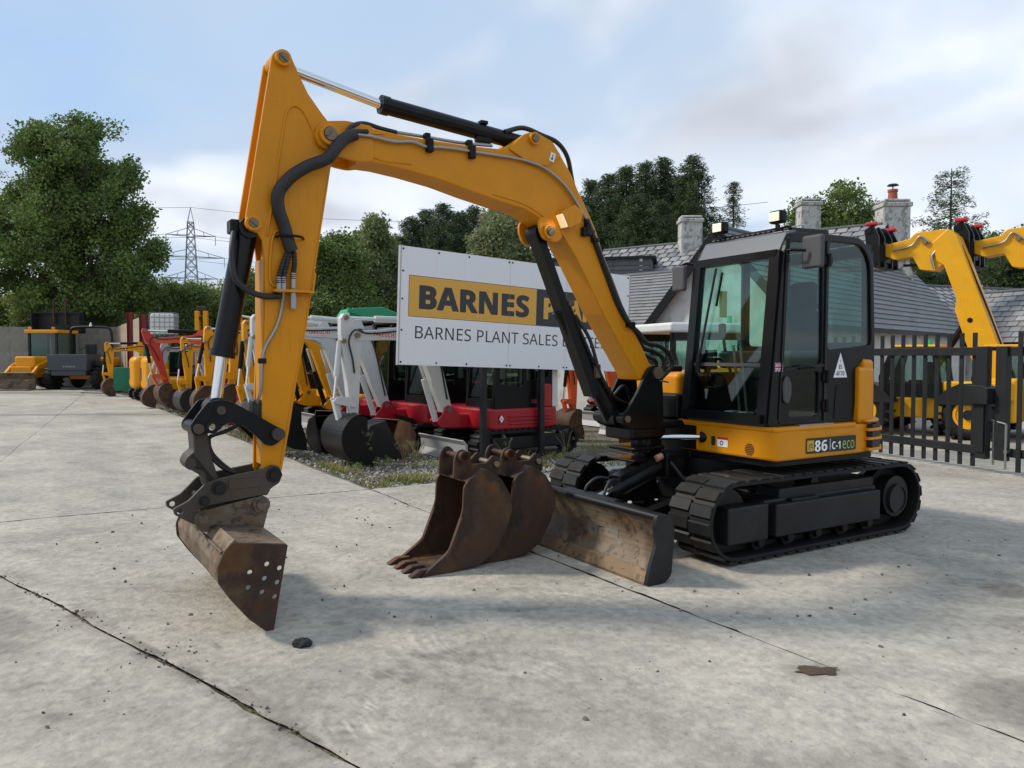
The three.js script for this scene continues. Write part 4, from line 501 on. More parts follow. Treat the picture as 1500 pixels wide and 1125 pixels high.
  bp(ditch, 'back_rib', [ext([[3.84, 0.555], [3.8, 0.565], [3.55, 0.53], [3.55, 0.515]], -0.3, 0.3), rod([3.87, 0.5, zN + 0.02], [3.87, 0.5, zF - 0.02], 0.012)], M.wornGrey);
  bp(ditch, 'cutting_edge', ext([[3.585, -0.008], [3.6, -0.008], [3.69, 0.075], [3.675, 0.085]], zN + 0.012, zF - 0.012), M.rustDark);
}

// ---------- two loose digging buckets ----------
{
  const prof1 = [[-0.363, 0.645], [-0.407, 0.703], [-0.557, 0.777], [-0.692, 0.687], [-0.784, 0.543], [-0.794, 0.43], [-0.747, 0.29], [-0.637, 0.112], [-0.511, 0.03], [-0.25, 0.008], [0.0, 0.004], [-0.12, 0.08], [-0.233, 0.173], [-0.302, 0.311], [-0.354, 0.476]];
  const shell = [[-0.4, 0.69], [-0.557, 0.77], [-0.685, 0.68], [-0.776, 0.543], [-0.786, 0.43], [-0.739, 0.294], [-0.632, 0.12], [-0.508, 0.04], [-0.25, 0.018], [-0.07, 0.012]];
  function looseBucket(label, [x, z], turn, s, W, m, m2, teeth) {
    const o = thing('digging_bucket', label, 'bucket', [x, 0, z], turn, 'loose rusty buckets'); const sc = (p) => p.map(([a, b]) => [a * s, b * s]);
    for (const zz of [0, W]) mesh(o, 'side_plate', ext(fillet(sc(prof1), 0.02), zz - 0.012, zz + 0.012, 0.003), m);
    const inner = shell.map(([a, b]) => [a * 0.97 - 0.01, b * 0.96 + 0.015]);
    mesh(o, 'shell', ext([...sc(shell), ...sc(inner).reverse()], 0.012, W - 0.012), m2);
    for (const zz of [0, W]) mesh(o, 'side_cutter', ext(fillet(sc([[-0.34, 0.42], [-0.235, 0.165], [0.015, -0.004], [-0.12, 0.03], [-0.27, 0.17], [-0.36, 0.42]]), 0.01), zz - 0.02, zz + 0.02, 0.004), m);
    mesh(o, 'lip', ext(sc([[-0.16, 0.012], [0.0, 0.004], [0.0, 0.02], [-0.16, 0.034]]), 0.012, W - 0.012), m);
    if (teeth) for (let k = 0; k < 4; k++) { const zz = 0.03 + k * (W - 0.06) / 3; mesh(o, 'tooth', join([ext(sc([[-0.1, 0.0], [0.075, 0.006], [0.075, 0.012], [0.0, 0.05], [-0.1, 0.05]]), zz - 0.032, zz + 0.032, 0.006)]), m2); }
    for (const zz of [W / 2 - 0.13, W / 2 + 0.13]) mesh(o, 'ear', ext(fillet(sc([[-0.33, 0.7], [-0.34, 0.86], [-0.37, 0.915], [-0.42, 0.925], [-0.46, 0.89], [-0.5, 0.8], [-0.62, 0.8], [-0.68, 0.86], [-0.75, 0.83], [-0.76, 0.7], [-0.6, 0.66], [-0.42, 0.68]]), 0.02), zz - 0.013, zz + 0.013, 0.003, [[-0.405 * s, 0.868 * s, 0.02], [-0.705 * s, 0.79 * s, 0.02]]), m);
    mesh(o, 'pin', [pinZ(-0.405 * s, 0.868 * s, W / 2 - 0.2, W / 2 + 0.16, 0.024), pinZ(-0.405 * s, 0.868 * s, W / 2 - 0.2, W / 2 - 0.15, 0.045), pinZ(-0.405 * s, 0.868 * s, W / 2 - 0.13, W / 2 - 0.11, 0.04)], mat([0.32, 0.17, 0.07], 0.6, 0.5, { map: tRust }));
    mesh(o, 'pin', [pinZ(-0.705 * s, 0.79 * s, W / 2 - 0.17, W / 2 + 0.16, 0.024)], M.pin);
    return o;
  }
  const rustA = mat([0.27, 0.235, 0.205], 0.7, 0.1, { map: tRust, bumpMap: tRustB, bumpScale: 0.004 }), rustB = mat([0.42, 0.37, 0.3], 0.72, 0.1, { map: tRust, bumpMap: tRustB, bumpScale: 0.004 });
  looseBucket('rusty brown toothed digging bucket lying in front of the other loose bucket', [-0.684, -5.657], Math.PI + 31 * DEG, 1, 0.486, rustA, rustB, true);
  looseBucket('darker rusty digging bucket with a smooth lip resting against the dozer blade', [-0.3, -5.99], Math.PI + 31 * DEG, 0.97, 0.55, mat([0.21, 0.175, 0.165], 0.68, 0.1, { map: tRust, bumpMap: tRustB, bumpScale: 0.004 }), rustA, false);
}

// ---------- company sign ----------
{
  const W = 4.55, H = 1.707, o = thing('company_sign', 'large white sign board with yellow and black BARNES PLANT lettering on steel posts', 'sign', [-1.64, 0, -11.0], 36.05 * DEG);
  const tilt = new THREE.Matrix4().makeTranslation(0, 1.532, 0).multiply(new THREE.Matrix4().makeRotationZ(-2 * DEG));
  const face = print(W, H, (x, w, h) => {
    x.fillStyle = '#e4e6e9'; x.fillRect(0, 0, w, h); const S = (m) => m / W * w;
    x.fillStyle = '#d9a441'; x.fillRect(S(0.134), h * 0.24, S(2.333), h * 0.347); x.fillStyle = '#2c2f33'; x.fillRect(S(2.467), h * 0.24, S(1.75), h * 0.347);
    x.strokeStyle = '#2c2f33'; x.lineWidth = h * 0.004; x.strokeRect(S(0.134), h * 0.24, S(4.083), h * 0.347);
    x.lineJoin = 'round'; x.lineWidth = h * 0.018;
    fitText(x, 'BARNES', S(1.3), h * 0.42, S(2.06), h * 0.265, 'bold %px sans-serif', '#2c2f33', h * 0.014); fitText(x, 'PLANT', S(3.33), h * 0.42, S(1.48), h * 0.265, 'bold %px sans-serif', '#d9a441', h * 0.014);
    fitText(x, 'BARNES PLANT SALES LIMITED', S(2.15), h * 0.72, S(3.85), h * 0.145, '%px sans-serif', '#222428');
    reseed(77); for (let i = 0; i < 26; i++) { const px = rnd() * w, y0 = rnd() < 0.6 ? 0 : rnd() * h, l = rr(0.05, 0.4) * h; x.fillStyle = 'rgba(90,90,80,' + rr(0.03, 0.09) + ')'; x.fillRect(px, y0, rr(1, 4), l); }
    for (let i = 0; i < 500; i++) { x.fillStyle = 'rgba(90,85,70,' + rr(0.03, 0.12) + ')'; x.fillRect(rnd() * w, rnd() * h, rr(1, 3), rr(1, 3)); }
  }, 420, { roughness: 0.42 });
  // the face is three sheets butted together
  const seams = [0, 1.93, 3.1, W];
  for (let k = 0; k < 3; k++) { const a = seams[k] + (k ? 0.0025 : 0), b = seams[k + 1] - (k < 2 ? 0.0025 : 0), g = new THREE.PlaneGeometry(b - a, H).translate((a + b) / 2, H / 2, 0.024), uv = g.attributes.uv; for (let i = 0; i < uv.count; i++) uv.setX(i, (a + (b - a) * uv.getX(i)) / W); mesh(o, 'sign_panel', g, face, { keepUV: true, m: tilt }); }
  mesh(o, 'sign_backing', slab(0, W, 0, H, -0.02, 0.021), M.paleGrey, { m: tilt });
  for (const e of [-0.02, W]) mesh(o, 'edge_trim', slab(e, e + 0.02, -0.005, H + 0.005, -0.03, 0.03), M.grey, { m: tilt });
  const bolt = join([new THREE.SphereGeometry(0.016, 8, 6).scale(1, 1, 0.5)]);
  const bolts = []; for (const y of [0.04, H - 0.04]) for (const x of [0.03, 0.62, 1.15, 1.9, 1.97, 2.55, 3.07, 3.14, 3.8, W - 0.04]) bolts.push([x, y]); for (const y of [0.5, 0.95, 1.35]) bolts.push([0.03, y], [W - 0.03, y]);
  for (const [x, y] of bolts) mesh(o, 'bolt', bolt.clone().translate(x, y, 0.026), M.charcoal, { m: tilt });
  for (const s of [1.528, 2.68]) mesh(o, 'post', slab(s - 0.045, s + 0.045, -0.03, 1.6 + 1.5 - s * 0.035, -0.12, -0.035, 0.006), M.fence);
  for (const y of [0.3, 1.35]) mesh(o, 'rail', slab(0.05, W - 0.05, y, y + 0.07, -0.038, -0.021), M.fence, { m: tilt });
}

// ---------- steel gates ----------
function gateLeaf(label, [x, z], dirx, dirz, bars, w0, w1, box_) {
  const o = thing('steel_gate', label, 'gate', [x, 0, z], Math.atan2(-dirz, dirx), 'black steel yard gates');
  for (const s of bars) mesh(o, 'bar', slab(s - 0.033, s + 0.033, 0.07, 1.99, -0.012, 0.012, 0.004), M.fence);
  mesh(o, 'rail', slab(w0, w1, 1.66, 1.78, -0.06, -0.012, 0.008), M.fence); mesh(o, 'rail', slab(w0, w1, 0.26, 0.38, -0.06, -0.012, 0.008), M.fence);
  mesh(o, 'stile', slab(box_[0] - 0.02, box_[1] + 0.03, 0.2, 1.79, -0.07, 0.03, 0.01), M.fence);
  return o;
}
{ // leaves run along one line from beside the machine towards the right of the yard
  const d = [-0.34, -0.94], L = Math.hypot(...d), ux = d[0] / L, uz = d[1] / L, b1 = []; for (let k = 0; k < 14; k++) b1.push(0.17 + k * 0.209);
  const g1 = gateLeaf('black steel palisade gate leaf standing behind the excavator with a latch box', [6.7, -10.83], ux, uz, b1, -0.02, 3.1, [-0.06, 0.07]);
  mesh(g1, 'latch_box', ext(fillet([[-0.16, 0.98], [-0.16, 1.2], [-0.08, 1.24], [0.16, 1.24], [0.2, 1.2], [0.2, 0.98]], 0.01), -0.16, 0.06, 0.006), M.fence); mesh(g1, 'lock_post', slab(-0.06, 0.07, 0.3, 1.0, -0.1, 0.04, 0.008), M.fence);
  mesh(g1, 'drop_bolt', [rod([-0.1, 0.12, 0.06], [-0.1, 0.74, 0.06], 0.016), rod([-0.1, 0.74, 0.06], [0.04, 0.76, 0.04], 0.014), box(0.05, 0.04, 0.05, -0.1, 0.34, 0.04)], M.steel);
  const b2 = []; for (let k = 0; k < 12; k++) b2.push(0.26 + k * 0.209);
  const g2 = gateLeaf('black steel palisade gate leaf swung out at the edge of the yard', [6.79, -10.6], -ux, -uz, b2, -0.02, 2.7, [-0.06, 0.06]);
  mesh(g2, 'drop_bolt', [rod([0.12, 0.1, 0.06], [0.12, 0.72, 0.06], 0.016), rod([0.12, 0.72, 0.06], [-0.02, 0.74, 0.04], 0.014), box(0.05, 0.04, 0.05, 0.12, 0.34, 0.04)], M.steel);
}

// ---------- parked small excavators ----------
const toothed = (xr, xf, yc, R, n) => { const p = [], per = 2 * (xf - xr) + 2 * Math.PI * R; for (let i = 0; i < n; i++) for (const [k, h] of [[0, 0], [0.12, 0.025], [0.5, 0.025], [0.62, 0]]) { const [x, y, a] = alongStadium(xr, xf, yc, R, (i + k) * per / n); p.push([x + Math.cos(a) * h, y + Math.sin(a) * h]); } return p; };
const markT = print(0.5, 0.1, (x, w, h) => { x.fillStyle = '#c9cac8'; x.fillRect(0, 0, w, h); fitText(x, 'TAKEUCHI', w / 2, h / 2, w * 0.92, h * 0.9, 'bold %px sans-serif', '#b3202a'); }, 300);
const markM = print(0.4, 0.1, (x, w, h) => { x.fillStyle = '#14100f'; x.fillRect(0, 0, w, h); fitText(x, 'TB23R', w / 2, h / 2, w * 0.9, h * 0.95, 'bold %px sans-serif', '#c02028'); }, 300);
const badge = print(0.1, 0.12, (x, w, h) => { x.fillStyle = '#8f0f18'; x.fillRect(0, 0, w, h); x.fillStyle = '#e8e8e8'; x.beginPath(); x.moveTo(w / 2, 0); x.lineTo(w * 0.95, h / 2); x.lineTo(w / 2, h); x.lineTo(w * 0.05, h / 2); x.fill(); x.fillStyle = '#8f0f18'; x.fillRect(w * 0.3, h * 0.44, w * 0.4, h * 0.12); }, 500);
function miniExcavator(label, [x, z], c) {
  const a = (c.a ?? 34.5) * DEG, o = thing('small_excavator', label, 'excavator', [x, 0, z], Math.PI + a, 'small excavators parked in a row'); o.scale.setScalar(c.s ?? 1);
  const add = (p, n, g, m, q) => mesh(p, n, join([g]), m, q), arm = c.arm, body = c.body, blk = M.satin;
  for (const s of [-1, 1]) {
    const zc = s * 0.6, t = add(o, 'track', extH(toothed(-0.8, 0.8, 0.235, 0.21, 40), zc - 0.14, zc + 0.14, [stadium(-0.8, 0.8, 0.235, 0.17, 8).reverse()]), M.rubber);
    add(o, 'track_frame', [slab(-0.72, 0.72, 0.13, 0.34, zc - 0.1, zc + 0.1, 0.02), pinZ(0.8, 0.235, zc - 0.06, zc + 0.06, 0.17), pinZ(-0.8, 0.235, zc - 0.06, zc + 0.06, 0.17)], M.charcoal);
  }
  add(o, 'undercarriage_frame', [slab(-0.4, 0.4, 0.22, 0.4, -0.5, 0.5, 0.02), rod([0, 0.36, 0], [0, 0.48, 0], 0.3, 0.3, 24)], blk);
  const bl = add(o, 'dozer_blade', [ext([[1.3, 0.0], [1.24, 0.12], [1.25, 0.26], [1.3, 0.33], [1.27, 0.34], [1.2, 0.26], [1.2, 0.1], [1.26, 0.0]], -0.74, 0.74)], c.blade ?? M.grey);
  add(bl, 'blade_arm', [bar([1.22, 0.15, -0.3], [0.3, 0.28, -0.25], 0.08, 0.1), bar([1.22, 0.15, 0.3], [0.3, 0.28, 0.25], 0.08, 0.1)], blk);
  const hp = fillet([[0.72, -0.7, 0.1], [0.8, -0.2, 0.05], [0.8, 0.2, 0.05], [0.72, 0.7, 0.1], [-0.55, 0.72, 0.3], [-0.88, 0.3, 0.2], [-0.88, -0.3, 0.2], [-0.55, -0.72, 0.3]], 0.1);
  const h = add(o, 'house', [plan(hp, 0.46, 0.8, 0.03), plan(hp.map(([p, q]) => [Math.min(p, -0.25), q]), 0.78, 1.2, 0.04)], body);
  if (c.lines) for (let k = 0; k < 3; k++) add(h, 'house_groove', slab(-0.45, 0.4, 0.54 + k * 0.06, 0.57 + k * 0.06, -0.735, -0.705, 0.01), body);
  if (c.badge) { decal(h, 'badge', badge, 0.1, 0.13, SIDE(0.55, 0.64, -0.718)); }
  if (c.tail) { add(o, 'engine_cover', [slab(-1.0, -0.2, 0.4, 1.65, -0.62, 0.62, 0.22)], body); add(o, 'cover_grille', [slab(-1.006, -0.9, 0.75, 1.25, -0.5, -0.2, 0.04), slab(-0.8, -0.45, 0.75, 1.25, -0.626, -0.6, 0.01)], M.hose); }
  if (!c.noCab) {
    const side = fillet([[0.66, 0.8, 0.02], [0.62, 1.9, 0.05], [0.52, 2.3, 0.12], [-0.42, 2.32, 0.12], [-0.5, 2.1, 0.1], [-0.5, 0.8, 0.02]], 0.04);
    const w1 = fillet([[0.56, 1.2], [0.53, 1.9], [0.46, 2.2], [0.1, 2.21], [0.1, 1.15]], 0.04), w2 = fillet([[0.03, 1.25], [0.03, 2.21], [-0.4, 2.2], [-0.42, 1.3]], 0.04), z0 = -0.68, z1 = 0.22;
    const cab = add(o, 'cab', [extH(side, z0, z0 + 0.04, [w1, w2]), extH(side, z1 - 0.04, z1, [w1, w2]), bar([0.64, 0.85, z0 + 0.05], [0.53, 2.25, z0 + 0.05], 0.06), bar([0.64, 0.85, z1 - 0.05], [0.53, 2.25, z1 - 0.05], 0.06), slab(0.56, 0.66, 0.8, 0.95, z0 + 0.03, z1 - 0.03), slab(-0.44, 0.55, 2.27, 2.33, z0, z1, 0.02), slab(-0.5, -0.44, 0.8, 1.4, z0 + 0.03, z1 - 0.03)], c.cab ?? M.gloss);
    add(cab, 'windscreen', bar([0.63, 0.97, (z0 + z1) / 2], [0.53, 2.22, (z0 + z1) / 2], 0.74, 0.006), M.tint);
    for (const w of [w1, w2]) add(cab, 'side_window', ext(w, z0 + 0.015, z0 + 0.021), M.tint);
    add(cab, 'rear_window', slab(-0.48, -0.474, 1.42, 2.2, z0 + 0.05, z1 - 0.05), M.tint);
    add(cab, 'seat', [box(0.4, 0.12, 0.4, -0.05, 1.15, -0.25, 0.04), box(0.12, 0.55, 0.4, -0.28, 1.45, -0.25, 0.05), slab(-0.2, 0.1, 0.8, 1.1, -0.4, -0.1), rod([0.35, 0.8, -0.25], [0.42, 1.35, -0.25], 0.012)], M.seat);
    if (c.model) decal(cab, 'model_mark', markM, 0.28, 0.08, SIDE(-0.2, 0.9, z0 - 0.003));
    if (c.pillar) add(cab, 'rear_pillar', slab(-0.62, -0.5, 0.8, 2.25, z0 - 0.01, z0 + 0.35, 0.02), M.white);
    if (c.beacon) add(cab, 'beacon', [rod([-0.2, 2.33, -0.2], [-0.2, 2.45, -0.2], 0.05, 0.04)], c.beacon);
  } else { const f = add(o, 'roll_frame', [tube([[-0.3, 0.8, -0.62], [-0.3, 2.1, -0.62], [-0.26, 2.2, -0.55], [-0.26, 2.2, 0.3], [-0.3, 2.1, 0.37], [-0.3, 0.8, 0.37]], 0.03, 50, 8)], M.satin); add(o, 'seat', [box(0.4, 0.12, 0.4, 0, 1.0, -0.2, 0.04), box(0.1, 0.45, 0.4, -0.2, 1.25, -0.2, 0.05)], M.seat); }
  const kp = add(o, 'swing_post', [slab(0.75, 1.12, 0.46, 0.7, -0.1, 0.1, 0.03), ...[-0.11, 0.11].map((q) => ext(fillet([[0.95, 0.48], [1.32, 0.5], [1.42, 0.6], [1.3, 0.7], [1.25, 0.83], [1.17, 0.86], [1.08, 0.8], [0.98, 0.7]], 0.04), q - 0.02, q + 0.02, 0.004))], body);
  // arm; raise lifts the whole arm, reach pushes it out
  const R = c.reach ?? 0, U = c.raise ?? 0, k = (p) => p.map(([px, py]) => { const t = Math.max(0, Math.min(1, (px - 1.2) / 1.5)); return [px + R * t + (c.lean ?? 0) * t * (py - 0.75), py + U * t]; }), k1 = (px, py) => k([[px, py]])[0];
  const boom = add(o, 'boom', ext(k([[1.08, 0.78], [1.12, 0.86], [1.4, 1.92], [1.48, 2.06], [1.6, 2.13], [1.78, 2.14], [2.3, 2.07], [2.78, 2.03], [2.8, 1.92], [2.74, 1.88], [2.3, 1.9], [1.86, 1.9], [1.74, 1.85], [1.66, 1.75], [1.42, 1.1], [1.27, 0.74], [1.17, 0.7]]), -0.085, 0.085, 0.008), arm);
  add(boom, 'pivot_pin', [pinZ(...k1(2.75, 1.965), -0.13, 0.13, 0.04)], M.pin); add(boom, 'pivot_pin', [pinZ(1.18, 0.78, -0.14, 0.14, 0.04)], M.pin);
  for (const q of [-0.09, 0.09]) add(boom, 'cylinder_lug', ext(k(fillet([[1.55, 2.1], [1.62, 2.27], [1.72, 2.28], [1.85, 2.12]], 0.02)), q - 0.012, q + 0.012), arm);
  if (c.mark) { const [mx, my] = k1(2.35, 1.985), [nx, ny] = k1(2.0, 2.01); decal(boom, 'maker_mark', c.mark, c.mark === markT ? 0.42 : 0.26, 0.1, at(mx - 0.05, my, -0.089, Math.PI, 0, -Math.atan2(ny - my, mx - nx))); }
  add(boom, 'hose', [tube([...k([[1.2, 0.95], [1.45, 1.95], [1.6, 2.08], [2.0, 2.05], [2.6, 2.0]]).map(([p, q]) => [p, q, -0.1]), [...k1(2.8, 2.05), -0.13], [...k1(2.9, 1.9), -0.13], [...k1(2.83, 1.6), -0.1], [...k1(2.8, 1.4), -0.09]], 0.014, 50, 6)], M.hose);
  const dip = add(o, 'dipper', ext(k([[2.84, 2.24], [2.88, 2.29], [2.95, 2.29], [3.0, 2.22], [3.0, 1.98], [2.97, 1.75], [2.9, 1.2], [2.86, 0.76], [2.8, 0.71], [2.73, 0.74], [2.71, 1.1], [2.68, 1.7], [2.66, 1.92], [2.7, 2.04], [2.78, 2.12]]), -0.07, 0.07, 0.008), c.dip ?? arm);
  if (c.dipMark) decal(dip, 'maker_mark', jcb, 0.26, 0.1, at(...k1(2.86, 1.98), -0.074, Math.PI, 0, Math.PI / 2 + 0.1));
  for (const [px, py] of [[2.92, 2.23], [2.96, 1.88], [2.8, 0.77]]) add(dip, 'pivot_pin', pinZ(...k1(px, py), -0.1, 0.1, 0.035), M.pin);
  const cyl2 = (A, B, t, r) => { const p = k1(...A), q = k1(...B), m = [mix(p[0], q[0], t), mix(p[1], q[1], t)]; const g = add(o, 'hydraulic_cylinder', rod([...p, 0], [...m, 0], r, r, 16), c.cyl ?? M.black); add(g, 'rod', rod([...m, 0], [...q, 0], r * 0.55, r * 0.55, 12), M.chrome); };
  cyl2([1.68, 2.22], [2.92, 2.23], 0.6, 0.05); cyl2([2.99, 1.88], [3.09, 1.02], 0.62, 0.045); cyl2([1.36, 0.6], [1.72, 1.74], 0.6, 0.05);
  const lk = add(o, 'tipping_link', [-0.09, 0.09].map((q) => ext(k(fillet([[2.76, 0.92], [2.79, 0.88], [3.08, 0.94], [3.12, 1.0], [3.08, 1.04], [2.9, 1.04]], 0.02)), q - 0.012, q + 0.012)), c.link ?? arm);
  add(lk, 'push_link', [ext(k([[3.06, 1.0], [3.12, 0.98], [3.04, 0.66], [2.97, 0.68]]), -0.05, 0.05)], c.link ?? arm);
  const bw = c.bw ?? 0.3, bpf = new THREE.SplineCurve(P2([[2.74, 0.74], [2.86, 0.78], [3.02, 0.72], [3.13, 0.55], [3.14, 0.36], [3.05, 0.18], [2.88, 0.06], [2.66, 0.02]])).getPoints(24).map((p) => [p.x, p.y]), bk = add(o, 'bucket', [ext(k([...bpf, ...bpf.map(([p, q]) => [p - 0.02, q + 0.015]).reverse()]), -bw, bw)], c.bucket ?? M.black);
  for (const q of [-bw, bw]) add(bk, 'side_plate', ext(k([...bpf, [2.66, 0.2], [2.74, 0.45]]), q - 0.01, q + 0.01), c.bucket ?? M.black);
  if (c.tag) add(bk, 'paper_tag', slab(3.05, 3.054, 0.5, 0.58, -0.2, -0.14), M.white);
  return o;
}
{
  const T = { arm: M.paleGrey, body: M.red, cyl: M.paleGrey, lines: 1, badge: 1, mark: markT, bucket: M.black, blade: M.grey };
  const Y = { arm: M.yellow2, body: M.yellow2, mark: jcb, bucket: M.rustDark, dipMark: 1 };
  const spot = (t, f = 0) => [-0.12 - 0.567 * t - 0.83 * f, -13.2 - 0.823 * t + 0.56 * f];
  miniExcavator('white armed red excavator behind the sign with a black bucket on the gravel', spot(0), { ...T, model: 1, pillar: 1, bw: 0.42, tag: 1 });
  miniExcavator('white armed red excavator second from the sign, its dipper behind the big yellow arm', spot(1.7, 0.3), { ...T, reach: 0.14, raise: 0.1, bw: 0.52, tag: 1 });
  miniExcavator('white armed red excavator third from the sign, boom mostly hidden by its neighbours', spot(3.2, 0.35), { ...T, reach: 0.05, raise: 0.12 });
  miniExcavator('yellow excavator beside the white armed ones, dipper hidden by the big yellow arm', spot(4.8), { ...Y, s: 1.04, beacon: M.beaconGreen });
  miniExcavator('yellow excavator whose dipper shows between the big arm and its bucket cylinder', spot(6.4), { ...Y, raise: 0.2, lean: -0.16, s: 1.05 });
  miniExcavator('yellow excavator with a slim dipper and red cloth lying behind its arm', spot(9.2), { ...Y, dipMark: 0, raise: 0.12, lean: -0.1, bw: 0.22 });
  miniExcavator('yellow excavator with maker letters up its dipper and a dirty grey bucket', spot(11.9), { ...Y, bucket: M.charcoal, bw: 0.5, s: 0.96 });
  miniExcavator('bright red excavator arm with black cylinder beside the grey arm', spot(13.8), { ...T, s: 1.08, lean: 0.28, reach: -0.1, bw: 0.4, arm: M.orange, dip: mat([0.5, 0.03, 0.015], 0.45, 0, { map: tPaint }), mark: 0, cyl: M.black, bucket: M.rustDark });
  miniExcavator('dull grey excavator arm at the edge of the grass beside the red arm', spot(15.7), { ...T, s: 0.95, lean: -0.28, reach: 0.25, bw: 0.2, arm: M.grey, mark: 0, body: M.yellow2, badge: 0, bucket: M.rustDark });
  miniExcavator('rounded yellow excavator parked tail first next to the grey arm', spot(19, 1.75), { ...Y, a: 34.5 + 180, tail: 1, noCab: 1 });
  miniExcavator('rounded yellow excavator parked tail first next to the green tank', spot(21, 1.85), { ...Y, a: 34.5 + 180, tail: 1, noCab: 1 });
  miniExcavator('yellow excavator at the far end of the row by the green tank, rusty bucket down', spot(24.6, 0.3), { ...Y, dipMark: 0, raise: -0.05 });
  miniExcavator('small orange excavator standing behind the sign posts', [3.0, -16.4], { arm: M.orange, body: M.orange, bucket: M.rustDark, s: 0.78, noCab: 1, cyl: M.black });
  miniExcavator('white armed red excavator in the second row beyond the sign', [3.0, -18.8], { ...T, mark: 0 });
}
// heap of worn buckets and a red tarpaulin between the parked arms
{
  const o = thing('red_tarpaulin', 'crumpled red cloth on the gravel between parked arms', 'tarpaulin', [-6.75, 0, -18.55]); const g = new THREE.SphereGeometry(0.3, 20, 12), p = g.attributes.position; for (let i = 0; i < p.count; i++) { const x = p.getX(i), y = p.getY(i), z = p.getZ(i), k = 0.7 + 0.6 * fbm(x * 5 + 3, y * 5 + z * 4, 3); p.setXYZ(i, x * k, Math.max(-0.02, y * k + 0.16) * 1.6, z * k); } g.computeVertexNormals(); mesh(o, 'cloth', g, mat([0.3, 0.006, 0.03], 0.8));
  for (const [label, x, z, m, r] of [['rusty bucket dumped on the gravel behind the grey bucket', -7.6, -19.6, M.rust, 0.5], ['dark bucket dumped on the gravel under the yellow arms', -6.9, -18.4, M.charcoal, 1.6], ['brown bucket lying by the white arm and its black bucket', -2.5, -12.6, M.rust, 0.9], ['black bucket on the gravel between the white arm and the big yellow arm', -3.25, -13.0, M.black, 2.2], ['black bucket lying behind the brown spare bucket', -2.5, -13.9, M.black, 0.4], ['small charcoal bucket tipped beside the first dozer blade', -1.75, -12.35, M.charcoal, 3.6], ['black bucket under the second white boom', -3.9, -14.4, M.black, 1.1]]) { const b = thing('spare_bucket', label, 'bucket', [x, 0, z], r, 'spare buckets on the gravel'); const pf = [[0, 0.02], [0.4, 0], [0.62, 0.12], [0.68, 0.34], [0.55, 0.55], [0.3, 0.62]]; mesh(b, 'shell', ext([...pf, ...pf.map(([q, w]) => [q * 0.96, w * 0.95 + 0.02]).reverse()], 0, 0.6), m); for (const q of [0, 0.6]) mesh(b, 'side_plate', ext([...pf, [0.2, 0.4]], q - 0.01, q + 0.01), m); }
}

// ---------- houses ----------
const slateMat = new THREE.MeshStandardMaterial({ color: col(0.25, 0.252, 0.26), map: tWall, roughness: 0.62, vertexColors: true });
const lerp3 = (a, b, t) => [mix(a[0], b[0], t), mix(a[1], b[1], t), mix(a[2], b[2], t)];
// one slope A B (ridge) C D (eave); each course overlaps the one below it; whole = long plain courses, otherwise separate slates
function slateSlope(parent, A, B, C, D, n, whole, len = 0.3, tone = 1) {
  const e1 = V(...B).sub(V(...A)), dn = V(...D).sub(V(...A)), nr = e1.clone().cross(dn).normalize(); if (nr.y < 0) nr.negate(); const all = [];
  for (let k = 0; k < n; k++) {
    const t0 = k / n, t1 = (k + 1.12) / n, L0 = lerp3(A, D, t0), R0 = lerp3(B, C, t0), L1 = lerp3(A, D, Math.min(1.01, t1)), R1 = lerp3(B, C, Math.min(1.01, t1)), W = V(...R0).distanceTo(V(...L0)), m = whole ? 1 : Math.max(2, Math.round(W / len)), pos = [], cl = [], uv = [];
    for (let j = 0; j < m; j++) {
      const off = whole ? 0 : (k % 2 ? 0.5 : 0), a = Math.max(0, (j - off) / m) + (j || off ? 0.004 : 0), b = whole ? 1 : Math.min(1, (j + 1 - off) / m) - 0.004, up = 0.012 + (whole ? 0.004 : 0.012 * rnd()), g = tone * (whole ? rr(0.94, 1.06) : rr(0.75, 1.25)), w = rr(0.97, 1.03);
      const P = [lerp3(L0, R0, a), lerp3(L0, R0, b), lerp3(L1, R1, b), lerp3(L1, R1, a)].map((p, i) => V(...p).addScaledVector(nr, i > 1 ? up + 0.022 : 0.004)), Q = [P[3], P[2]].map((p) => p.clone().addScaledVector(nr, -0.03));
      const tri = (x, y, z) => { for (const p of [x, y, z]) { pos.push(p.x, p.y, p.z); cl.push(g * w, g, g / w); uv.push(p.x * 0.6 + p.z * 0.3, p.y * 0.6 + k * 0.37); } };
      tri(P[0], P[3], P[2]); tri(P[0], P[2], P[1]); tri(P[3], Q[0], Q[1]); tri(P[3], Q[1], P[2]);
    }
    all.push([pos, cl, uv]);
  }
  const build = (parts, name, kind) => { const g = new THREE.BufferGeometry(); g.setAttribute('position', new THREE.Float32BufferAttribute(parts.flatMap((p) => p[0]), 3)); g.setAttribute('color', new THREE.Float32BufferAttribute(parts.flatMap((p) => p[1]), 3)); g.setAttribute('uv', new THREE.Float32BufferAttribute(parts.flatMap((p) => p[2]), 2)); g.computeVertexNormals(); const m = new THREE.Mesh(g, slateMat); m.name = name; m.castShadow = m.receiveShadow = true; if (kind) m.userData.kind = kind; parent.add(m); return m; };
  if (whole) for (const p of all) build([p], 'slate_course'); else build(all, 'slates', 'stuff');
}
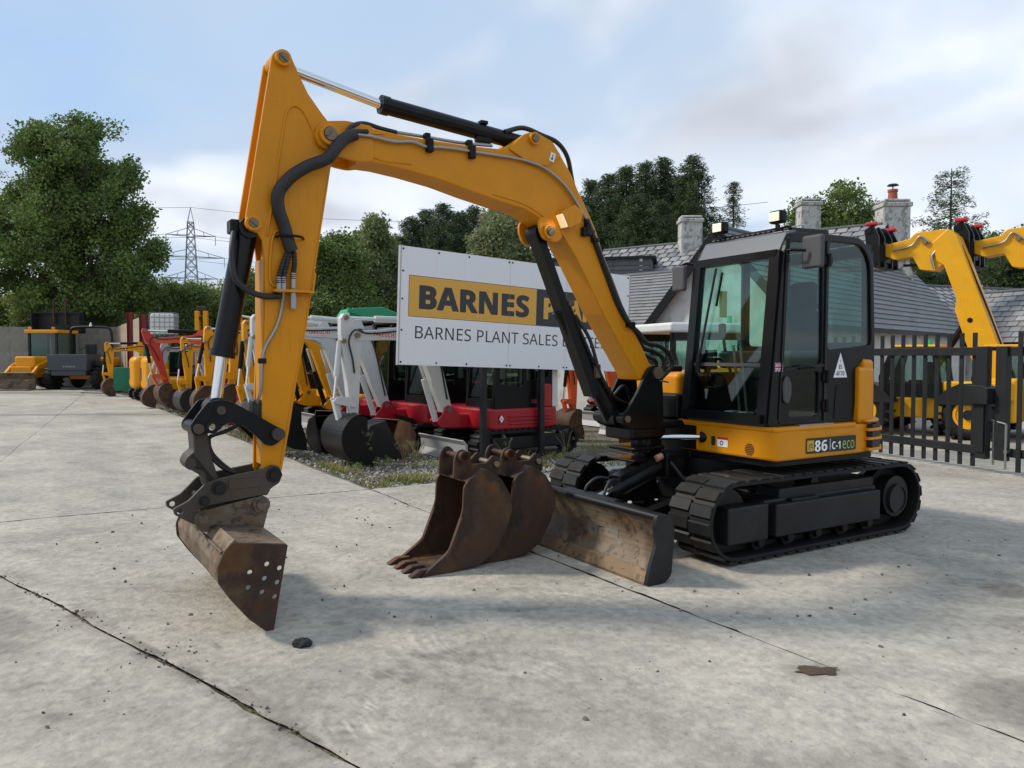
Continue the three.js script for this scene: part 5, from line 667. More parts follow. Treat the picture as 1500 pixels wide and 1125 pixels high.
// a gabled block: eave line from p along dir (ux, uz) for len; depth behind it; normal (nx, nz) points outwards
function gabled(label, p, [ux, uz], len, depth, wallH, ridgeH, o = {}) {
  const h = thing('house', label, 'house', [p[0], 0, p[1]], 0, 'white slate roofed houses beyond the gate'), nx = -uz, nz = ux, s = (nz * 1 + nx * 0) > 0 ? 1 : -1, q = (a, d, y) => [ux * a - nx * s * d, y, uz * a - nz * s * d];
  const pent = new THREE.Shape(P2([[0, 0], [depth, 0], [depth, wallH], [depth / 2, ridgeH], [0, wallH]])), wall = new THREE.ExtrudeGeometry(pent, { depth: len, bevelEnabled: false });
  const m = new THREE.Matrix4().makeBasis(V(-nx * s, 0, -nz * s), V(0, 1, 0), V(ux, 0, uz)); wall.applyMatrix4(m);
  if (m.determinant() < 0) { const pp = wall.index ? wall.toNonIndexed() : wall, ar = pp.attributes.position; for (let i = 0; i < ar.count; i += 3) { const t = [ar.getX(i), ar.getY(i), ar.getZ(i)]; ar.setXYZ(i, ar.getX(i + 1), ar.getY(i + 1), ar.getZ(i + 1)); ar.setXYZ(i + 1, ...t); } pp.computeVertexNormals(); mesh(h, 'wall', pp, o.wall ?? M.render); } else mesh(h, 'wall', wall, o.wall ?? M.render);
  const ov = 0.22, ovE = 0.25, sl = (ridgeH - wallH) / (depth / 2), up = 0.05;
  const A = q(-ov, depth / 2, ridgeH + up), B = q(len + ov, depth / 2, ridgeH + up), C = q(len + ov, -ovE, wallH - ovE * sl + up), D = q(-ov, -ovE, wallH - ovE * sl + up), E = q(len + ov, depth + ovE, wallH - ovE * sl + up), F = q(-ov, depth + ovE, wallH - ovE * sl + up);
  const roof = new THREE.Group(); roof.name = 'roof'; h.add(roof);
  slateSlope(roof, A, B, C, D, o.n ?? 14, o.whole, o.len, o.tone); slateSlope(roof, B, A, F, E, 8, true, 0.3, o.tone);
  mesh(roof, 'ridge_tiles', rod(A, B, 0.07, 0.07, 8), M.slateB);
  for (const [a, b] of [[A, D], [B, C], [A, F], [B, E]]) mesh(roof, 'barge_board', bar([a[0], a[1] - 0.12, a[2]], [b[0], b[1] - 0.12, b[2]], 0.05, 0.2), M.gloss);
  mesh(roof, 'gutter', bar([D[0], D[1] - 0.06, D[2]], [C[0], C[1] - 0.06, C[2]], 0.12, 0.1), M.gloss);
  return { h, q };
}
function chimney(h, [x, y0, z], w, y1, pot) { // coordinates relative to the house
  const c = mesh(h, 'chimney', [slab(x - w / 2, x + w / 2, y0, y1, z - w * 0.4, z + w * 0.4, 0.02)], M.stone); mesh(c, 'chimney_cap', [slab(x - w / 2 - 0.06, x + w / 2 + 0.06, y1 - 0.22, y1 - 0.06, z - w * 0.4 - 0.06, z + w * 0.4 + 0.06, 0.04), slab(x - w / 2, x + w / 2, y1 - 0.1, y1 + 0.06, z - w * 0.4, z + w * 0.4, 0.05)], M.stone);
  if (pot) { const p = mesh(c, 'chimney_pot', [rod([x, y1, z], [x, y1 + 0.42, z], 0.17, 0.14, 16), rod([x, y1 + 0.36, z], [x, y1 + 0.44, z], 0.17, 0.17, 16)], M.terracotta); mesh(p, 'cowl', [rod([x, y1 + 0.4, z], [x, y1 + 0.6, z], 0.02), rod([x, y1 + 0.58, z], [x, y1 + 0.63, z], 0.2, 0.15, 14)], M.charcoal); }
}
reseed(12);
{
  const R = gabled('long low white house with dark slate roof behind the telehandlers', [6.2, -16.8], [0.697, -0.717], 13.8, 3.6, 2.6, 4.62, { n: 15, whole: true, tone: 1.0 });
  mesh(R.h, 'wall_lamp', [box(0.08, 0.14, 0.14, ...R.q(8.6, -0.06, 2.3), 0.02)], M.white);
  const W = gabled('white gabled wing with black barge boards behind the excavator', [3.78, -20.72], [0.0, 0.0].map((_, i) => [-0.717, -0.697][i]), 4.2, 3.6, 2.6, 4.05, { n: 17, whole: true, tone: 1.25 });
  const Mh = gabled('taller old house with weathered grey slates and two white chimneys', [2.3, -31.2], [0.797, 0.604], 11.0, 6.4, 3.7, 6.25, { n: 13, len: 0.42, tone: 1.45 });
  chimney(Mh.h, Mh.q(3.9, 3.0, 4.6).map((v, i) => (i === 1 ? 5.0 : v)), 0.85, 7.25);
  chimney(Mh.h, Mh.q(8.2, 4.2, 4.6).map((v, i) => (i === 1 ? 4.6 : v)), 0.75, 7.6);
  { const dm = mesh(Mh.h, 'dormer', [bar(Mh.q(-0.4, -0.3, 4.75), Mh.q(3.1, 1.3, 4.75), 1.9, 1.3)], M.slateB); for (let k = 0; k < 7; k++) mesh(dm, 'slate_course', bar(Mh.q(-0.42, -0.5, 4.2 + k * 0.17), Mh.q(3.12, 1.12, 4.2 + k * 0.17), 1.62, 0.14), k % 2 ? M.slate : M.slateB); mesh(dm, 'flat_roof', bar(Mh.q(-0.5, -0.35, 5.45), Mh.q(3.25, 1.35, 5.45), 2.1, 0.09), M.charcoal); mesh(dm, 'corner_board', bar(Mh.q(3.1, 0.3, 4.0), Mh.q(3.1, 0.3, 5.4), 0.12, 0.12), M.white); }
  const S = thing('chimney_stack', 'tall weathered white stone chimney with a red pot above the low house', 'chimney', [13.35, 0, -27.3]); mesh(S, 'gable_wall', ext([[-0.7, 0], [0.75, 0], [0.75, 4.5], [0.6, 5.0], [0.5, 5.6], [-0.4, 5.6], [-0.7, 5.2]], -0.3, 0.3), M.stone); chimney(S, [0.12, 5.0, 0], 0.92, 7.1, true);
  const Q = gabled('white house with grey slate roof beyond the telehandler booms', [16.4, -27.5], [0.94, -0.34], 9, 5, 2.5, 4.35, { n: 12, len: 0.4, tone: 1.5 });
  gabled('small white gabled porch with black barge board beside the second telehandler', [17.3, -24.4], [-0.5, -0.86], 3, 3.4, 2.3, 3.9, { n: 10, len: 0.4, tone: 1.4 });
}

// ---------- telehandlers behind the gate ----------
function telehandler(label, x, z, num) {
  const o = thing('telehandler', label, 'telehandler', [x, 0, z], Math.PI - 45 * DEG, 'yellow telehandlers behind the gate'), Yl = M.teleYellow, ad = (p, n, g, m) => mesh(p, n, join([g]), m);
  for (const [wx, wz] of [[-0.1, -0.85], [1.9, -0.85], [-0.1, 0.85], [1.9, 0.85]]) {
    const w = ad(o, 'wheel', [new THREE.TorusGeometry(0.36, 0.16, 12, 28).scale(1, 1, 1.1).translate(wx, 0.5, wz), ...Array.from({ length: 18 }, (_, k) => box(0.09, 0.05, 0.34, 0.515, 0, 0).rotateZ(k * Math.PI / 9).translate(wx, 0.5, wz))], M.rubber);
    ad(w, 'rim', [pinZ(wx, 0.5, wz - 0.13, wz + 0.13, 0.25, 22), ringZ(wx, 0.5, wz - 0.15, wz + 0.15, 0.29, 0.23)], Yl); ad(w, 'hub', pinZ(wx, 0.5, wz - 0.17, wz + 0.17, 0.1), M.charcoal);
    ad(o, 'mudguard', [extH(stadium(wx - 0.01, wx + 0.01, 0.5, 0.62, 10).filter(([, y]) => y > 0.55), wz - 0.2, wz + 0.2, [])].map((g) => g), M.charcoal).visible = true;
  }
  const lo = (l) => l.map((g) => g.scale(1, 0.81, 1));
  const ch = ad(o, 'chassis', lo([slab(-0.75, 2.4, 0.45, 0.95, -0.5, 0.5, 0.04), slab(-0.85, -0.3, 0.45, 1.5, -0.75, 0.75, 0.06), slab(0.3, 1.5, 0.55, 1.2, 0.45, 1.0, 0.06), slab(-0.8, 0.4, 0.98, 1.42, -0.95, -0.4, 0.05)]), Yl);
  decal(ch, 'model_number', print(0.5, 0.14, (c, w, h) => { c.fillStyle = '#e0a010'; c.fillRect(0, 0, w, h); c.fillStyle = '#151515'; c.fillRect(0, 0, w, h); fitText(c, num, w / 2, h / 2, w * 0.9, h * 0.95, 'bold %px sans-serif', '#eee'); }, 300), 0.5, 0.13, SIDE(-0.15, 1.04, -0.953));
  for (const q of [-0.6, 0.6]) ad(ch, 'tail_light', box(0.04, 0.16, 0.12, -0.86, 1.0, q, 0.01), M.redPlastic);
  decal(ch, 'number_plate', print(0.5, 0.12, (c, w, h) => { c.fillStyle = '#d8b21c'; c.fillRect(0, 0, w, h); fitText(c, '07 LZN', w / 2, h / 2, w * 0.85, h * 0.9, 'bold %px sans-serif', '#222'); }, 300), 0.42, 0.1, at(-0.856, 0.62, 0.1, -Math.PI / 2));
  const cb = ad(o, 'cab', lo([extH(fillet([[0.35, 1.0], [1.55, 1.0], [1.6, 1.5], [1.35, 2.28], [0.5, 2.3]], 0.06), -0.98, -0.93, [fillet([[0.5, 1.35], [1.42, 1.35], [1.26, 2.18], [0.58, 2.18]], 0.05)]), extH(fillet([[0.35, 1.0], [1.55, 1.0], [1.6, 1.5], [1.35, 2.28], [0.5, 2.3]], 0.06), -0.2, -0.15, [fillet([[0.5, 1.35], [1.42, 1.35], [1.26, 2.18], [0.58, 2.18]], 0.05)]), bar([0.42, 1.1, -0.93], [0.5, 2.25, -0.93], 0.06), bar([0.42, 1.1, -0.2], [0.5, 2.25, -0.2], 0.06)]), M.gloss);
  ad(cb, 'roof', lo([slab(0.48, 1.38, 2.26, 2.33, -0.99, -0.14, 0.03)]), Yl); ad(cb, 'side_window', lo([ext(rect(0.5, 1.42, 1.3, 2.2), -0.96, -0.954)]), M.tint); ad(cb, 'rear_window', lo([bar([0.44, 1.3, -0.56], [0.5, 2.22, -0.56], 0.7, 0.006)]), M.tint); ad(cb, 'windscreen', lo([bar([1.58, 1.5, -0.56], [1.37, 2.24, -0.56], 0.7, 0.006)]), M.tint); ad(cb, 'seat', lo([box(0.14, 0.55, 0.4, 0.72, 1.62, -0.56, 0.05), box(0.4, 0.1, 0.4, 0.9, 1.38, -0.56, 0.04)]), M.seat); ad(cb, 'beacon', lo([rod([0.7, 2.33, -0.7], [0.7, 2.45, -0.7], 0.05, 0.04)]), M.beaconGreen);
  // raised boom leaning forward
  const el = 71 * DEG, L = 3.4, bx = -0.45, by = 1.05, c = Math.cos(el), s = Math.sin(el), at2 = (a, b) => [bx + c * a - s * b, by + s * a + c * b];
  const boom = ad(o, 'boom', [ext([at2(-0.3, -0.26), at2(0.3, -0.33), at2(1.75, -0.3), at2(1.95, -0.2), at2(L - 0.7, -0.2), at2(L - 0.55, -0.3), at2(L - 0.15, -0.26), at2(L, 0.1), at2(L - 0.2, 0.21), at2(0, 0.21), at2(-0.35, 0.15)], -0.16, 0.34, 0.015)], Yl);
  const [hx, hy] = at2(L, -0.05);
  const hd = ad(boom, 'boom_head', [ext(fillet([[hx - 0.3, hy - 0.45], [hx - 0.25, hy - 0.02], [hx - 0.05, hy + 0.06], [hx + 0.5, hy + 0.04], [hx + 0.62, hy - 0.08], [hx + 1.15, hy - 0.16], [hx + 1.2, hy - 0.36], [hx + 0.9, hy - 0.5], [hx + 0.55, hy - 0.46], [hx + 0.4, hy - 0.75], [hx + 0.1, hy - 0.8]], 0.03), -0.1, 0.26, 0.012)], Yl);
  ad(hd, 'pipes', [tube([[hx + 0.2, hy - 0.2, -0.13], [hx + 0.4, hy - 0.05, -0.13], [hx + 0.55, hy - 0.22, -0.13], [hx + 0.95, hy - 0.3, -0.13]], 0.02), tube([[hx + 0.05, hy - 0.35, -0.13], [hx + 0.15, hy - 0.5, -0.14], [hx + 0.1, hy - 0.75, -0.14]], 0.03)], M.steel); ad(hd, 'pin', pinZ(hx + 0.3, hy - 0.18, -0.16, 0.32, 0.05), M.pin);
  ad(boom, 'boom_roller', [pinZ(...at2(1.45, -0.1), -0.17, 0.33, 0.05)], M.black); ad(boom, 'lift_cylinder', [rod([1.1, 0.9, 0.08], [...at2(1.45, -0.25), 0.08], 0.07)], M.gloss); ad(boom, 'hose', [tube([[...at2(L - 0.4, 0.2), 0], [...at2(1.5, 0.24), -0.02], [...at2(0.1, 0.24), -0.02]], 0.02)], M.hose);
  const cx = hx + 1.2, cy = hy - 0.3, fk = ad(o, 'fork_carriage', [...[-0.5, -0.15, 0.3, 0.65].map((q) => ext(fillet([[cx - 0.12, cy - 0.35], [cx + 0.1, cy - 0.3], [cx + 0.2, cy + 0.45], [cx + 0.02, cy + 0.55], [cx - 0.1, cy + 0.3]], 0.03), q - 0.03, q + 0.03)), bar([cx + 0.1, cy + 0.42, -0.55], [cx + 0.1, cy + 0.42, 0.7], 0.12, 0.1), bar([cx, cy - 0.3, -0.55], [cx, cy - 0.3, 0.7], 0.12, 0.1), slab(cx - 0.1, cx + 0.05, cy - 0.25, cy + 0.2, -0.2, 0.35, 0.03)], M.black);
  for (const q of [-0.5, 0.65]) ad(fk, 'warning_cap', box(0.24, 0.08, 0.16, cx + 0.05, cy + 0.57, q, 0.03), M.redPlastic);
  for (const q of [-0.4, 0.55]) ad(fk, 'fork', [bar([cx + 0.1, cy - 0.34, q], [cx + 1.2, cy - 0.28, q], 0.1, 0.05)], M.rustDark);
  return o;
}
telehandler('yellow telehandler with raised boom and black fork carriage beside the low white house', 9.55, -15.7, '535');
telehandler('second yellow telehandler parked outside the first, its boom raised past the gate end', 11.2, -15.2, '535');
// pale machine between the boom foot and the cab
{
  const o = thing('site_machine', 'yellow and grey machine with a white cab roof and green beacon behind the swing post', 'machine', [3.35, 0, -14.6], 0.35);
  mesh(o, 'body', [slab(-0.75, 0.9, 0.75, 1.28, -0.7, 0.7, 0.06)], M.teleYellow); mesh(o, 'lower_body', [slab(-0.75, 0.9, 0.3, 0.78, -0.65, 0.65, 0.05)], M.grey);
  const c = mesh(o, 'cab', [...[[-0.7, -0.6], [0.75, -0.6], [-0.7, 0.6], [0.75, 0.6]].map(([a, b]) => slab(a - 0.04, a + 0.04, 1.25, 2.12, b - 0.04, b + 0.04)), slab(-0.72, 0.77, 1.95, 2.08, -0.66, -0.6), slab(-0.72, 0.77, 1.95, 2.08, 0.6, 0.66)], M.gloss); mesh(c, 'roof', slab(-0.82, 0.85, 2.08, 2.26, -0.72, 0.72, 0.06), M.white);
  for (const b of [-0.6, 0.6]) mesh(c, 'window', slab(-0.66, 0.71, 1.28, 1.95, b - 0.003, b + 0.003), M.glass); mesh(c, 'beacon', [rod([0.72, 2.26, 0.3], [0.72, 2.42, 0.3], 0.055, 0.045)], M.beaconGreen);
  for (const [a, b] of [[-0.45, -0.6], [0.55, -0.6], [-0.45, 0.6], [0.55, 0.6]]) mesh(o, 'wheel', [new THREE.TorusGeometry(0.24, 0.1, 10, 20).translate(a, 0.34, b), pinZ(a, 0.34, b - 0.08, b + 0.08, 0.17)], M.rubber);
}

// ---------- far end of the yard, left ----------
{
  const w = thing('concrete_wall', 'tall grey concrete panel wall at the far end of the yard', 'wall', [-33, 0, -43.4]); for (let k = 0; k < 4; k++) mesh(w, 'panel', slab(k * 2.85, k * 2.85 + 2.83, 0, 3.35 - (k % 2) * 0.04, -0.12, 0.12, 0.02), M.concreteWall);
  const w2 = thing('panel_wall', 'paler panel wall running forward to the red steel post', 'wall', [-22.2, 0, -43.2], Math.atan2(-9.1, 6)); w2.rotation.y = -Math.atan2(9.1, 5.8); for (let k = 0; k < 4; k++) mesh(w2, 'panel', slab(k * 2.7, k * 2.7 + 2.68, 0, 3.3 + 0.03 * k, -0.1, 0.1, 0.02), M.wood);
  const pst = thing('steel_post', 'dark red steel post at the end of the panel wall', 'post', [-16.3, 0, -33.9]); mesh(pst, 'post', [slab(-0.13, 0.13, 0, 3.5, -0.012, 0.012), slab(-0.13, -0.11, 0, 3.5, -0.12, 0.12), slab(0.11, 0.13, 0, 3.5, -0.12, 0.12)], M.redSteel); mesh(pst, 'base_plate', slab(-0.2, 0.2, 0, 0.03, -0.2, 0.2), M.redSteel);
  const p2 = thing('steel_post', 'short dark red steel post further back along the panel wall', 'post', [-18.2, 0, -36.6]); mesh(p2, 'post', [slab(-0.13, 0.13, 0, 3.75, -0.012, 0.012), slab(-0.13, -0.11, 0, 3.75, -0.12, 0.12), slab(0.11, 0.13, 0, 3.75, -0.12, 0.12)], M.redSteel); mesh(p2, 'base_plate', slab(-0.2, 0.2, 0, 0.03, -0.2, 0.2), M.redSteel);
  const tk = thing('green_tank', 'dark green fuel tank with a curved top under the white container', 'tank', [-15.0, 0, -33.2], 0.25); mesh(tk, 'tank', [slab(-0.75, 0.75, 0.25, 1.9, -0.8, 0.8, 0.1), rod([0, 1.75, -0.8], [0, 1.75, 0.8], 0.72, 0.72, 24)], M.green); mesh(tk, 'skid', [slab(-0.8, 0.8, 0, 0.25, -0.8, -0.6), slab(-0.8, 0.8, 0, 0.25, 0.6, 0.8)], M.charcoal); mesh(tk, 'fill_cap', rod([0, 2.46, 0.5], [0, 2.5, 0.5], 0.1), M.black);
  const ib = thing('liquid_container', 'white plastic liquid container in a wire cage on the green tank', 'container', [-15.1, 2.48, -33.3], 0.25); mesh(ib, 'bottle', box(0.96, 0.92, 0.96, 0, 0.55, 0, 0.09), M.white);
  for (let k = 0; k < 6; k++) { const a = -0.5 + k * 0.2; mesh(ib, 'cage_wire', [rod([a, 0.02, 0.5], [a, 1.04, 0.5], 0.012, 0.012, 6)], M.steel); mesh(ib, 'cage_wire', [rod([-0.5, 0.04 + k * 0.2, 0.5], [0.5, 0.04 + k * 0.2, 0.5], 0.012, 0.012, 6)], M.steel); mesh(ib, 'cage_wire', [rod([0.5, 0.04 + k * 0.2, -0.5], [0.5, 0.04 + k * 0.2, 0.5], 0.012, 0.012, 6)], M.steel); mesh(ib, 'cage_wire', [rod([0.5, 0.02, a], [0.5, 1.04, a], 0.012, 0.012, 6)], M.steel); } mesh(ib, 'pallet', slab(-0.5, 0.5, 0, 0.06, -0.5, 0.5), M.charcoal); mesh(ib, 'lid', rod([0, 1.0, 0], [0, 1.06, 0], 0.1), M.black);
  const gb = thing('green_bin', 'green steel skip box standing beside the far yellow excavator', 'bin', [-17.2, 0, -34.6], 0.3); mesh(gb, 'box', ext([[-0.7, 0.1], [0.7, 0.1], [0.85, 1.15], [-0.85, 1.15]], -0.6, 0.6, 0.02), M.green); mesh(gb, 'feet', [slab(-0.6, -0.5, 0, 0.1, -0.5, 0.5), slab(0.5, 0.6, 0, 0.1, -0.5, 0.5)], M.charcoal);
  // backhoe loader
  const b = thing('backhoe_loader', 'yellow backhoe loader with a tall glass cab by the concrete wall', 'loader', [-24.2, 0, -40]); const ad = (p, n, g, m) => mesh(p, n, join([g]), m);
  ad(b, 'chassis', [slab(-0.5, 0.5, 0.6, 1.15, -1.8, 2.3, 0.05), slab(-0.5, 0.5, 1.1, 1.65, 0.5, 2.0, 0.1)], M.yellow2);
  const bc = ad(b, 'cab', [slab(-0.72, 0.72, 1.1, 1.35, -1.2, 0.5, 0.03), ...[[-0.7, 0.45], [0.7, 0.45], [-0.7, -1.15], [0.7, -1.15]].map(([a, c]) => slab(a - 0.05, a + 0.05, 1.3, 2.85, c - 0.05, c + 0.05))], M.charcoal); ad(bc, 'roof', slab(-0.86, 0.86, 2.84, 3.02, -1.3, 0.65, 0.05), M.yellow2); ad(bc, 'windscreen', slab(-0.66, 0.66, 1.35, 2.84, 0.44, 0.45), M.tint); for (const q of [-0.7, 0.7]) ad(bc, 'side_window', slab(q - 0.004, q + 0.004, 1.35, 2.84, -1.1, 0.4), M.tint); for (const q of [-0.6, 0.6]) ad(bc, 'work_light', box(0.16, 0.12, 0.1, q, 3.1, 0.55, 0.02), M.beaconOrange);
  for (const q of [-0.95, 0.95]) { const w3 = ad(b, 'wheel', [new THREE.TorusGeometry(0.5, 0.2, 10, 24).rotateY(Math.PI / 2).translate(q, 0.7, -1)], M.rubber); ad(w3, 'rim', rod([q - 0.12, 0.7, -1], [q + 0.12, 0.7, -1], 0.36), M.yellow2); const w4 = ad(b, 'wheel', [new THREE.TorusGeometry(0.32, 0.13, 10, 24).rotateY(Math.PI / 2).translate(q * 0.85, 0.45, 1.4)], M.rubber); ad(w4, 'rim', rod([q * 0.85 - 0.1, 0.45, 1.4], [q * 0.85 + 0.1, 0.45, 1.4], 0.22), M.yellow2); ad(b, 'loader_arm', [bar([q * 0.7, 1.5, 0.6], [q * 0.7, 1.1, 2.0], 0.12, 0.24), bar([q * 0.7, 1.1, 2.0], [q * 0.7, 0.4, 2.9], 0.12, 0.2)], M.yellow2); }
  ad(b, 'front_bucket', [ext([[2.9, 0.05], [3.5, 0.0], [3.5, 0.04], [3.0, 0.12], [2.92, 0.55], [3.1, 0.85], [3.06, 0.88], [2.85, 0.6]], -1.1, 1.1).rotateY(-Math.PI / 2)], M.wornGrey);
  const ld = thing('wheel_loader', 'dark loader bucket with forks raised high behind the backhoe cab', 'loader', [-24.6, 0, -42.2]); ad(ld, 'chassis', slab(-0.9, 0.9, 0.5, 1.6, -0.5, 0.5, 0.1), M.charcoal); for (const q of [-0.5, 0.5]) ad(ld, 'lift_arm', bar([q, 1.4, 0], [q, 3.2, 0.4], 0.14, 0.2), M.charcoal); ad(ld, 'bucket', [slab(-1.3, 1.3, 2.9, 4.05, 0.3, 0.36), slab(-1.3, 1.3, 2.9, 2.96, 0.3, 0.9), slab(-1.3, -1.26, 2.9, 4.0, 0.3, 0.9), slab(1.26, 1.3, 2.9, 4.0, 0.3, 0.9), slab(-1.3, 1.3, 3.98, 4.05, 0.3, 0.5)], M.charcoal); for (const q of [-0.3, 0.35]) ad(ld, 'fork', bar([q, 3.4, 0.5], [q, 4.75, 0.5], 0.1, 0.08), M.rustDark); for (const q of [-0.7, 0.7]) ad(ld, 'wheel', new THREE.TorusGeometry(0.4, 0.18, 8, 20).rotateY(Math.PI / 2).translate(q, 0.55, 0), M.rubber);
  // dumper
  const d = thing('site_dumper', 'charcoal site dumper with a roll hoop and large front skip', 'dumper', [-21.75, 0, -39]); ad(d, 'skip', [ext([[-0.95, 0.95], [0.95, 0.95], [1.0, 1.75], [-1.0, 1.75]], 0.3, 1.6, 0.04), slab(-0.85, 0.85, 0.7, 1.0, 0.4, 1.5, 0.04)], mat([0.05, 0.055, 0.07], 0.5, 0, { map: tPaint }));
  decal(d, 'maker_mark', print(0.8, 0.12, (c, w, h) => { c.fillStyle = '#3b3f47'; c.fillRect(0, 0, w, h); fitText(c, 'TEREX', w / 2, h / 2, w * 0.8, h * 0.9, 'bold %px sans-serif', '#8a8d92'); }, 120), 0.8, 0.12, at(0.1, 1.15, 1.606));
  ad(d, 'roll_hoop', [tube([[-1.05, 0.8, -0.6], [-1.05, 2.9, -0.6], [-0.95, 3.1, -0.6], [-0.7, 3.15, -0.6], [0.7, 3.15, -0.6], [0.95, 3.1, -0.6], [1.05, 2.9, -0.6], [1.05, 0.8, -0.6]], 0.07, 60, 8)], M.satin); ad(d, 'seat', [box(0.55, 0.6, 0.16, 0, 2.0, -0.6, 0.06), box(0.55, 0.14, 0.5, 0, 1.65, -0.4, 0.05)], M.seat); ad(d, 'chassis', [slab(-0.6, 0.6, 0.5, 1.1, -1.8, 0.4, 0.05), slab(-0.95, 0.95, 1.05, 1.6, -1.7, -0.7, 0.08)], M.yellow2); ad(d, 'steering_wheel', new THREE.TorusGeometry(0.2, 0.02, 6, 18).translate(0, 1.9, 0), M.black); ad(d, 'beacon', rod([0, 3.2, -0.6], [0, 3.4, -0.6], 0.09, 0.02), M.white);
  for (const q of [-1.15, 1.15]) { const w5 = ad(d, 'wheel', [new THREE.TorusGeometry(0.42, 0.2, 10, 24).rotateY(Math.PI / 2).translate(q, 0.6, 0.75), ...Array.from({ length: 16 }, (_, k) => box(0.36, 0.06, 0.1, 0, 0.61, 0).rotateX(k * Math.PI / 8).translate(q, 0.6, 0.75))], M.rubber); ad(w5, 'rim', rod([q - 0.1, 0.6, 0.75], [q + 0.1, 0.6, 0.75], 0.28), M.charcoal); ad(d, 'mudguard', box(0.42, 0.3, 0.7, q * 0.98, 1.28, 0.75, 0.1), M.charcoal); ad(d, 'rear_wheel', new THREE.TorusGeometry(0.4, 0.19, 10, 20).rotateY(Math.PI / 2).translate(q * 0.9, 0.58, -1.2), M.rubber); }
  tag2('air_hose', 'black hose lying in loops on the concrete before the dumper', 'hose', tube([[-20.5, 0.02, -36.6], [-18.5, 0.02, -35.4], [-17, 0.02, -34.6], [-15.8, 0.02, -34.9], [-14.9, 0.02, -34.4], [-15.6, 0.02, -33.4], [-17.5, 0.02, -33.6], [-19.4, 0.02, -34.4]], 0.03, 80, 6), M.hose);
  // dark vans behind the row
  for (const [label, x, z, q] of [['black van with dark windows behind the red arm', -11.2, -28.6, -1.19], ['black van with a roof rail parked behind the yellow arms', -8.7, -27.4, -1.22]]) {
    const v = thing('van', label, 'van', [x, 0, z], q, 'dark vans behind the excavators'); ad(v, 'body', [ext(fillet([[-2.1, 0.4, 0.1], [2.1, 0.4, 0.1], [2.15, 1.05, 0.1], [1.4, 1.3, 0.1], [0.85, 2.1, 0.2], [0.6, 2.25, 0.2], [-2.0, 2.28, 0.15], [-2.12, 2.0, 0.1]], 0.1), -0.9, 0.9, 0.06)], M.gloss);
    for (const s of [-1, 1]) ad(v, 'side_window', ext(fillet([[1.15, 1.4], [0.75, 2.05], [0.05, 2.08], [0.05, 1.4]], 0.06), s * 0.9 - 0.008, s * 0.9 + 0.008), M.darkGlass); for (const s of [-1, 1]) ad(v, 'side_window', ext(fillet(rect(-1.7, -0.05, 1.4, 2.08), 0.06), s * 0.9 - 0.008, s * 0.9 + 0.008), M.darkGlass); ad(v, 'windscreen', bar([1.42, 1.33, 0], [0.9, 2.07, 0], 1.6, 0.02), M.darkGlass);
    for (const a of [-1.3, 1.35]) for (const s of [-0.8, 0.8]) ad(v, 'wheel', new THREE.TorusGeometry(0.25, 0.11, 8, 18).translate(a, 0.36, s), M.rubber); for (const s of [-0.7, 0.7]) ad(v, 'roof_rail', [rod([-1.8, 2.34, s], [0.5, 2.34, s], 0.02)], M.steel);
  }
  const ms = thing('yellow_mast', 'upright yellow mast with two rails standing behind the vans', 'mast', [-10.6, 0, -26.2]); for (const q of [-0.14, 0.14]) ad(ms, 'rail', slab(q - 0.07, q + 0.07, 0, 3.2, -0.08, 0.08, 0.02), M.yellow2); for (let k = 0; k < 5; k++) ad(ms, 'crossbar', slab(-0.1, 0.1, 0.5 + k * 0.6, 0.6 + k * 0.6, -0.05, 0.05), M.charcoal); ad(ms, 'lamp', box(0.3, 0.16, 0.1, 0, 3.28, 0, 0.03), M.rustDark);
  const hpp = thing('green_hopper', 'bright green hopper top showing above the white arms beside the sign', 'hopper', [-3.9, 0, -21.5], 0.5); ad(hpp, 'hopper', [ext([[-1.0, 2.55], [0.9, 2.4], [0.8, 2.75], [0.1, 3.0], [-0.75, 2.95]], -0.6, 0.6, 0.03), bar([-0.9, 2.9, 0.6], [0.9, 2.4, 0.6], 0.1, 0.12)], mat([0.01, 0.3, 0.13], 0.5, 0, { map: tPaint })); ad(hpp, 'frame', [slab(-0.8, -0.7, 0, 2.6, -0.5, -0.4), slab(0.6, 0.7, 0, 2.5, -0.5, -0.4), slab(-0.8, -0.7, 0, 2.6, 0.4, 0.5), slab(0.6, 0.7, 0, 2.5, 0.4, 0.5)], M.charcoal);
}
function tag2(name, label, category, geo, m) { return mesh(scene, name, geo, m, { label, category }); }
